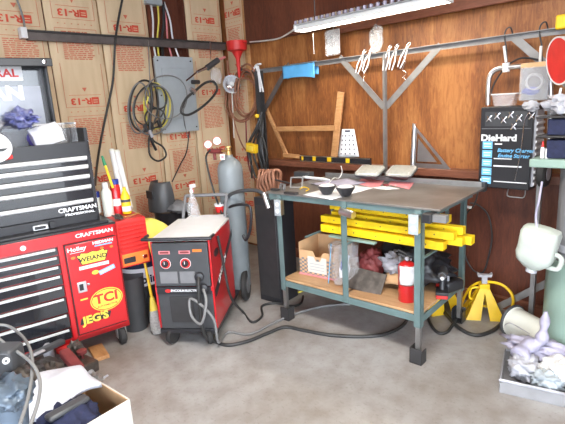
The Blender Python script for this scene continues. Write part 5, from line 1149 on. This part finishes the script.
# jugs
def jug(name, label, top, bot, w_, d_, m_, neck=True):
    top = V(top); bot = V(bot); ax = (bot - top); L = ax.length; ax.normalize()
    m = frame(top, ax.cross(V((0, 1, 0))), ax)      # local z runs down the jug
    t = thing(name, label, 'jug', bot)
    def rr_(w2, d2, r2, z):
        out = []
        for cx, cy, a0 in ((w2 / 2 - r2, d2 / 2 - r2, 0), (-w2 / 2 + r2, d2 / 2 - r2, 90), (-w2 / 2 + r2, -d2 / 2 + r2, 180), (w2 / 2 - r2, -d2 / 2 + r2, 270)):
            for k in range(6): a_ = R(a0 + 18 * k); out.append(m @ V((cx + r2 * math.cos(a_), cy + r2 * math.sin(a_), z)))
        return out
    b = MB().use(m_)
    rings = [rr_(w_ * .55, d_ * .5, .03, 0), rr_(w_ * .92, d_ * .92, .04, L * .05), rr_(w_, d_, .04, L * .14), rr_(w_ * .97, d_ * .97, .04, L * .45), rr_(w_, d_, .04, L * .6), rr_(w_ * .9, d_ * .9, .04, L * .75), rr_(w_ * .5, d_ * .5, .03, L * .90), rr_(.05, .05, .022, L * .93), rr_(.05, .05, .022, L)]
    vs = [[b.b.verts.new(q) for q in r_] for r_ in rings]; n = len(vs[0])
    for A, Bq in zip(vs, vs[1:]):
        for k in range(n): b._f([A[k], A[(k + 1) % n], Bq[(k + 1) % n], Bq[k]])
    b._f(vs[0][::-1]); b._f(vs[-1]); b.build('jug_body', t, ang=50)
    b = MB().use(m_); b.tube(cat([m @ V((w_ * .28, 0, L * .80)), m @ V((w_ * .62, 0, L * .78)), m @ V((w_ * .66, 0, L * .55)), m @ V((w_ * .46, 0, L * .48))], 5), .013, 10); b.build('handle', t, ang=60)
    b = MB().use('haze'); b.lathe([(.029, L * .955), (.029, L * 1.01), (0, L * 1.011)], 18, m); b.build('cap', t, ang=40)
    return t
JY = tcx.y - .22
jug('milk_jug', 'cloudy white jug hanging upside down by a cord left of the green tank', PY(543, 227, JY), PY(531, 271, JY), .19, .14, 'jugmat')
cable('purple_cord', [PY(542, 182, JY + .08), PY(539, 200, JY), PY(536, 215, JY), PY(537, 228, JY - .03)], .006, 'lavender', 'lavender cord from which the cloudy jug hangs', 'cord')
# smaller wire stand behind jug
b = MB().use('angle'); q = PZ(546, 300, .0)
px0 = PY(545, 180, BY - .22); 
b.angle((px0.x, BY - .25, 0), (px0.x, BY - .25, 1.1), .035, .005, (0, 1, 0), 1, -1); tag(b.build('angle_upright'), 'thin grey angle iron standing behind the hanging jug', 'upright')
a = PY(498, 307, BY - .14); c = PY(551, 281, BY - .14)
b = MB().use('angle'); b.bar(a, c, .01, .045, (0, 0, 1)); tag(b.build('grey_strut', bevel=.002), 'grey steel strut leaning up to the right near the wall bottom', 'strut')
# tipped bucket
a = PZ(512, 322, .085); c = PZ(545, 336, .10); dv = (c - a).normalized()
t = thing('white_bucket', 'white plastic bucket lying on its side with its dark mouth to the left', 'bucket', V(((a.x + c.x) / 2, (a.y + c.y) / 2, 0)))
m = frame(V((a.x, a.y, .098)), (0, 0, 1), V((dv.x, dv.y, 0)))
b = MB().use('offwhite'); b.lathe([(.080, .004), (.098, 0), (.098, .02), (.092, .022), (.080, .30), (.0, .30)], 32, m); b.use('black'); b.build('bucket_body', t, ang=40)
b = MB().use('black'); b.lathe([(.088, .006), (.088, .012), (.0, .013)], 28, m); b.use('darkgreyp'); b.tube([m @ V((.098 * math.cos(k * PI / 14), .098 * math.sin(k * PI / 14), .008)) for k in range(28)], .011, 8, True); tag(b.build('mouth_ring', t, ang=50), 'black ring round the mouth')
b = MB().use('haze'); b.tube(cat([m @ V((.0, .095, .03)), m @ V((.05, .12, .10)), m @ V((.03, .10, .22))], 6), .003, 6); b.build('bail_handle', t, ang=60)
# jack stands
def jackstand(label, loc, rz, h_, rot=None):
    t = thing('jack_stand', label, 'jack stand', loc, rz, 'yellow jack stands')
    if rot: t.rotation_euler = rot
    w2 = .125
    for k in range(4):
        s = (1, 1, -1, -1)[k]; s2 = (1, -1, -1, 1)[k]
        b = MB().use('yellow'); t0 = V((s * .025, s2 * .025, h_)); f0 = V((s * w2, s2 * w2 * .9, 0))
        b.prism([(0, 0), (1, 0), (1, 1), (0, 1)], 0, 0) if False else None
        # folded leg: two plates tapering up
        for dx, dy in ((-s, 0), (0, -s2)):
            o0 = V((dx * .095, dy * .095, 0)); o1 = V((dx * .03, dy * .022, 0)); nrm = V((dy, dx, 0)) * .002
            vs = [f0, f0 + o0, t0 + o1, t0]; A = [b.b.verts.new(v + nrm) for v in vs]; Bv = [b.b.verts.new(v - nrm) for v in vs]
            b._f(A); b._f(Bv[::-1])
            for q in range(4): b._f([A[q], A[(q + 1) % 4], Bv[(q + 1) % 4], Bv[q]])
        b.build('leg', t, False)
    b = MB().use('yellow'); b.box((-.033, -.033, h_ * .72), (.033, .033, h_ + .02)); b.build('collar', t, False, .003); b = MB().use('yellow'); b.box((-.07, -.004, h_ * .25), (.07, .004, h_ * .32)); b.build('cross_bar', t, False)
    b = MB().use('haze'); b.box((-.018, -.014, h_), (.018, .014, h_ + .07)); b.prism([(-.045, 0), (.045, 0), (.05, .028), (.030, .014), (-.030, .014), (-.05, .028)], -.02, .02, Matrix(((1, 0, 0, 0), (0, 0, -1, 0), (0, 1, 0, h_ + .07), (0, 0, 0, 1)))); tag(b.build('saddle', t, False, .002), 'grey steel saddle')
    b = MB().use('yellow'); b.tube(cat([V((-.04, -.01, h_ * .95)), V((-.085, -.01, h_ * .9)), V((-.095, -.01, h_ * .6)), V((-.06, -.01, h_ * .5))], 5), .008, 8); b.build('ratchet_handle', t, False, ang=60)
    return t
js = PZ(485, 312, 0); js.y = min(js.y, BY - .18)
jh = up(js, 283) 
jackstand('yellow jack stand standing upright by the wall right of the bench', js, R(30), jh - .02)
j2 = PZ(444, 309, 0)
jackstand('yellow jack stand in the shade under the right end of the bench', V((j2.x - .03, j2.y - .0, 0)), R(55), .25)
HYY = BY - .17
cable('yellow_hose', [PZ(462, 306, .02), PY(463, 300, HYY + .02), PY(470, 288, HYY), PY(482, 282, HYY), PY(500, 284, HYY), PY(511, 293, HYY), PY(513, 303, HYY), PY(510, 312, HYY)], .010, 'yellow', 'yellow air hose arching behind the upright jack stand', 'hose')
# tub of parts at bottom right
q = PZ(545, 385, 0)
t = thing('parts_tub', 'clear plastic tub heaped with rags and white parts on the floor at the right', 'tub', q, R(15))
b = MB().use('tubmat'); w_, d_, h_ = .42, .34, .075
for lo, hi in (((-w_ / 2, -d_ / 2, 0), (w_ / 2, d_ / 2, .004)), ((-w_ / 2, -d_ / 2, 0), (-w_ / 2 + .004, d_ / 2, h_)), ((w_ / 2 - .004, -d_ / 2, 0), (w_ / 2, d_ / 2, h_)), ((-w_ / 2, -d_ / 2, 0), (w_ / 2, -d_ / 2 + .004, h_)), ((-w_ / 2, d_ / 2 - .004, 0), (w_ / 2, d_ / 2, h_))): b.box(lo, hi)
b.build('tub_walls', t, False)
b = MB().use('haze'); b.tube([V((x, y, h_)) for x, y in ((-w_ / 2, -d_ / 2), (w_ / 2, -d_ / 2), (w_ / 2, d_ / 2), (-w_ / 2, d_ / 2))], .008, 8, True); b.build('rim', t, False)
TM = Matrix.Translation(q) @ Matrix.Rotation(R(15), 4, 'Z')
items = [('lavender', (-.03, .10, .15), (.36, .14, .11), 'lavender grey rag spread over the back of the tub of parts', 'rag'), ('haze', (-.10, -.03, .10), (.16, .14, .12), 'grey lump of crumpled parts at the left of the clear tub', 'part'), ('white', (.08, -.04, .12), (.20, .16, .13), 'white crumpled wrapper at the right of the clear tub', 'wrapper'), ('panelgrey', (.0, -.10, .09), (.14, .09, .10), 'grey part in the middle front of the clear tub', 'part')]
for m_, c_, d3, l, ct_ in items:
    b = MB().use(m_); b.blob(TM @ V(c_), d3, .55, 2.6, len(l), 4, flat=.006); tag(b.build('crumpled_' + ct_, ang=180), l, ct_)
b = MB().use('lavender'); b.grid(lambda u, v: PZ(526 + 18 * u + 3 * math.sin(v * 5), 345 - 32 * v + 5 * u, .20 + .14 * v).lerp(PZ(530, 348, .2), .0) + V((0, .015 * math.sin(u * 9 + v * 4), 0)), 10, 14, .004); 
b.b.free()
cable('twisted_rag', [PZ(522, 352, .16), PZ(530, 345, .20), PZ(541, 338, .26), PZ(545, 322, .36), PZ(547, 305, .48)], [.03] * 99, 'lavender', '') if False else None
b = MB().use('lavender'); cp_ = cat([PZ(519, 356, .15), PZ(527, 347, .18), PZ(540, 341, .22), PZ(544, 328, .30), PZ(546, 312, .40)], 6); b.tube(cp_, [.05 - .035 * (k / (len(cp_) - 1)) + .006 * math.sin(k) for k in range(len(cp_))], 10); tag(b.build('twisted_rag', ang=180), 'twisted lavender rag hanging from the green tank into the tub', 'rag')

# ================================================================== FLOOR HOSES
def fl(px, py, h=.012): return PZ(px, py, h)
g1 = [WM @ V((.115, -.03, .50)), WM @ V((.12, -.075, .44)), WM @ V((.11, -.06, .28)), WM @ V((.12, -.06, .12)), fl(213, 341), fl(228, 345), fl(248, 341), fl(268, 333), fl(285, 327), fl(302, 330), fl(330, 335), fl(362, 336.5), fl(385, 334), fl(402, 326), fl(408, 316), fl(405, 308)]
cable('weld_lead', g1, .012, 'cord', 'long black lead running from the welder front along the floor under the bench', 'cable')
g2 = [WM @ V((.135, -.03, .42)), WM @ V((.17, -.10, .36)), WM @ V((.13, -.12, .22)), WM @ V((.06, -.09, .26)), WM @ V((.05, -.06, .36)), WM @ V((.12, -.07, .33)), WM @ V((.20, -.07, .22)), WM @ V((.21, -.05, .05)), fl(228, 332), fl(250, 334), fl(275, 322), fl(300, 312), fl(325, 306), fl(350, 304)]
cable('ground_cable', g2, .009, 'greycord', 'grey cable looping at the welder front then running under the bench', 'cable')
g3 = [WM @ V((hw + .012, .16, .72)), WM @ V((hw + .03, .18, .50)), WM @ V((hw + .05, .22, .25)), fl(243, 312), fl(252, 322), fl(262, 316), fl(262, 306), fl(275, 303), fl(292, 306), fl(301, 303), fl(303, 296)]
cable('side_cable', g3, .009, 'cord', 'black cable hanging over the red side of the welder to the bench leg', 'cable')
cable('air_hose', [fl(427, 300, .012), fl(428, 318), fl(437, 332), fl(448, 331), fl(456, 318), fl(459, 305)], .011, 'cord', 'black hose looping on the floor right of the front bench leg', 'hose')
cable('air_hose', [fl(436, 303), fl(444, 312), fl(458, 327), fl(475, 335), fl(492, 331), fl(502, 323)], .013, 'cord', 'black hose curving from under the bench to the tipped bucket', 'hose')
cable('yellow_lead', [fl(262, 279), fl(268, 281), fl(278, 289), fl(294, 293), fl(305, 290)], .008, 'yellowcord', 'thin yellow cord on the floor behind the left bench leg', 'cord')
# ================================================================== FOREGROUND LEFT
# wooden block
b = MB().use('pine'); q = PZ(106, 358, 0); b.box((-.10, -.045, .0), (.10, .045, .025), Matrix.Translation(PZ(99, 354, 0)) @ Matrix.Rotation(math.atan2((PZ(105, 364) - PZ(92, 343)).y, (PZ(105, 364) - PZ(92, 343)).x), 4, 'Z')); tag(b.build('wood_block', bevel=.003), 'short pine board lying on the floor beside the cabinet caster', 'board')
# cardboard box
bx = .34
Pc = PZ(130, 399, bx); Pb = PZ(105, 388, bx); Pa = PZ(88, 424, bx)
e1 = (Pa - Pc); e1.z = 0; e1.normalize(); e2 = V((-e1.y, e1.x, 0)); 
if e2.dot(Pb - Pc) < 0: e2 = -e2
BXM = frame(V((Pc.x, Pc.y, 0)), e1, (0, 0, 1))
sgn = 1 if (BXM.to_3x3() @ V((0, 1, 0))).dot(e2) > 0 else -1
t = thing('cardboard_box', 'open cardboard box of clothes on the floor at the bottom left', 'box', mw=BXM)
LW, LD = .42, .40
def bb(x0, x1, y0, y1, z0, z1, m_='cardwhite'): b.use(m_); b.box((x0, min(y0 * sgn, y1 * sgn), z0), (x1, max(y0 * sgn, y1 * sgn), z1))
b = MB(); bb(0, LW, 0, .005, 0, bx); bb(0, .005, 0, LD, 0, bx); bb(LW - .005, LW, 0, LD, 0, bx); bb(0, LW, LD - .005, LD, 0, bx); bb(0, LW, 0, LD, 0, .005); b.build('walls', t, False)
b = MB(); bb(.005, LW, .005, .008, .01, bx - .002, 'cardboard'); bb(.005, .008, .005, LD, .01, bx - .002, 'cardboard'); bb(.008, LW - .006, LD - .009, LD - .006, .01, bx - .002, 'cardboard'); tag(b.build('inner_faces', t, False), 'brown inside of the carton')
def L3(x, y, z): return BXM @ V((x, y * sgn, z))
def wc(u, v):
    x = .02 + .46 * u; y = .19 + .33 * v; z = .355 + .075 * math.sin(u * 2.6 + .3) * math.sin(v * 2.8 + .2) + .03 * noise.noise(V((u * 3, v * 3, 0))) - .10 * max(0, v - .75) * 3
    return L3(x, y, z)
b = MB().use('clothwhite'); b.grid(wc, 26, 22, .02); tag(b.build('white_cloth', ang=180), 'big white cloth heaped over the far side of the cardboard box', 'cloth')
b = MB().use('navy'); b.blob(L3(.21, .15, .29), (.34, .24, .16), .3, 2.5, 3, 4); tag(b.build('navy_jacket', ang=180), 'dark navy jacket stuffed in the near side of the cardboard box', 'jacket')
b = MB().use('darkgreyp'); b.bar(L3(.30, .12, .375), L3(.12, .13, .37), .05, .025); tag(b.build('black_strap', bevel=.01), 'dark strap lying over the navy jacket', 'strap')
# oily parts between box and cabinet
q = PZ(86, 368, .03)
t = thing('floor_jack', 'oily steel floor jack with a dark red arm below the cabinet drawers', 'jack', PZ(70, 375, 0))
a = PZ(40, 386, .09); c = PZ(93, 362, .07)
b = MB().use('greasy'); b.bar(a, c, .14, .07); b.build('chassis', t, bevel=.01)
a2 = PZ(64, 352, .18); c2 = PZ(80, 370, .14)
b = MB().use('maroon'); b.bar(a2, c2, .06, .05); tag(b.build('lift_arm', t, bevel=.01), 'dark red arm')
b = MB().use('greasy'); b.blob(PZ(48, 372, .12), (.22, .16, .12), .6, 3, 2, 3); b.blob(PZ(75, 352, .12), (.10, .10, .14), .5, 3, 6, 3); b.build('linkage', t, ang=40)
b = MB().use('haze'); b.tube([PZ(90, 372, .05), PZ(97, 384, .06)], .022, 12); b.tube([PZ(100, 380, .05), PZ(108, 375, .07)], .006, 8); b.use('steel'); b.blob(PZ(95, 380, .07), (.09, .08, .07), .7, 4, 3, 3); b.build('release_valve', t, ang=40)
b = MB().use('maroon'); p = PZ(84, 365, .06); b.lathe([(.008, 0), (.008, .07), (.028, .08), (.030, .10), (0, .11)], 16, Matrix.Translation(p)); b.build('knob', t, ang=40)
# red handle and dark tray
a = PZ(36, 362, .22); c = PZ(80, 333, .13)
b = MB().use('darkgreyp'); b.bar(PZ(22, 360, .25), PZ(63, 341, .22), .045, .03); b.use('haze'); b.bar(PZ(30, 357, .262), PZ(44, 350, .252), .03, .012); tag(b.build('grey_bar_tool', bevel=.006), 'long dark bar tool propped below the drawers with a silver label', 'tool')
b = MB().use('redplain'); b.bar(PZ(58, 352, .14), PZ(76, 344, .12), .035, .03); b.bar(PZ(76, 344, .12), PZ(77, 356, .0), .02, .02); tag(b.build('red_stand', bevel=.003), 'red metal stand foot sticking out under the cabinet corner', 'stand')
b = MB().use('haze'); p = PZ(50, 360, .10); b.lathe([(.03, 0), (.032, .09), (.015, .11), (0, .112)], 18, Matrix.Translation(p)); tag(b.build('silver_canister', ang=40), 'silver canister upright among the oily jack parts', 'canister')
# machine at the very left
q = PZ(4, 420, .50)
q = V((q.x, q.y, 0))
t = thing('blue_grey_machine', 'blue grey cast machine with cables at the bottom left corner', 'machine', q)
b = MB().use('bluegrey'); c0 = PZ(10, 392, .60); 
b.blob(c0, (.20, .14, .10), .35, 2.2, 4, 4); b.tube([V((q.x, q.y, .0)), V((q.x, q.y, .3)), c0 - V((.02, .0, .03))], [.06, .055, .06], 20); b.build('casting', t, ang=60)
b = MB().use('darkgreyp'); m = Matrix.Translation(PZ(4, 358, .66)) @ Matrix.Rotation(R(40), 4, 'Z'); b.cbox((0, 0, 0), (.12, .09, .10), m); b.build('switch_box', t, bevel=.012)
b = MB().use('white'); p = PZ(6, 361, .70); dv = (CAM - p).normalized(); m = frame(p + dv * .05, (1, 0, 0) if False else V((-dv.y, dv.x, 0)), dv); b.lathe([(.011, -.06), (.012, 0), (.008, .004), (0, .004)], 20, m); b.use('darkgreyp'); b.lathe([(.005, .0045), (0, .005)], 14, m); b.build('round_button', t, ang=40)
b = MB().use('greasy'); b.blob(PZ(24, 378, .60), (.12, .08, .07), .5, 3, 2, 3); b.build('clamp', t, ang=50)
b = MB().use('black'); b.cbox((q.x, q.y, .015), (.20, .20, .03)); b.build('base_plate', t, bevel=.005)
for pts_, l in (([(-6, 325), (8, 326), (22, 336), (31, 352), (32, 372), (28, 398), (20, 424)], 'grey hose arc'), ([(-4, 336), (8, 346), (22, 355), (34, 366), (40, 382), (38, 402), (30, 426)], 'second grey hose')):
    b = MB().use('greycord'); P_ = [PZ(x, y, .72 - .02 * k) for k, (x, y) in enumerate(pts_)]; b.tube(cat(P_, 6), .0062, 10); b.build('control_cable', t, ang=60)
for x in (14, 21):
    b = MB().use('cord'); b.tube(cat([PZ(x, 398, .55), PZ(x - 3, 410, .5), PZ(x - 1, 430, .4)], 5), .006, 8); b.build('control_cable', t, ang=60)
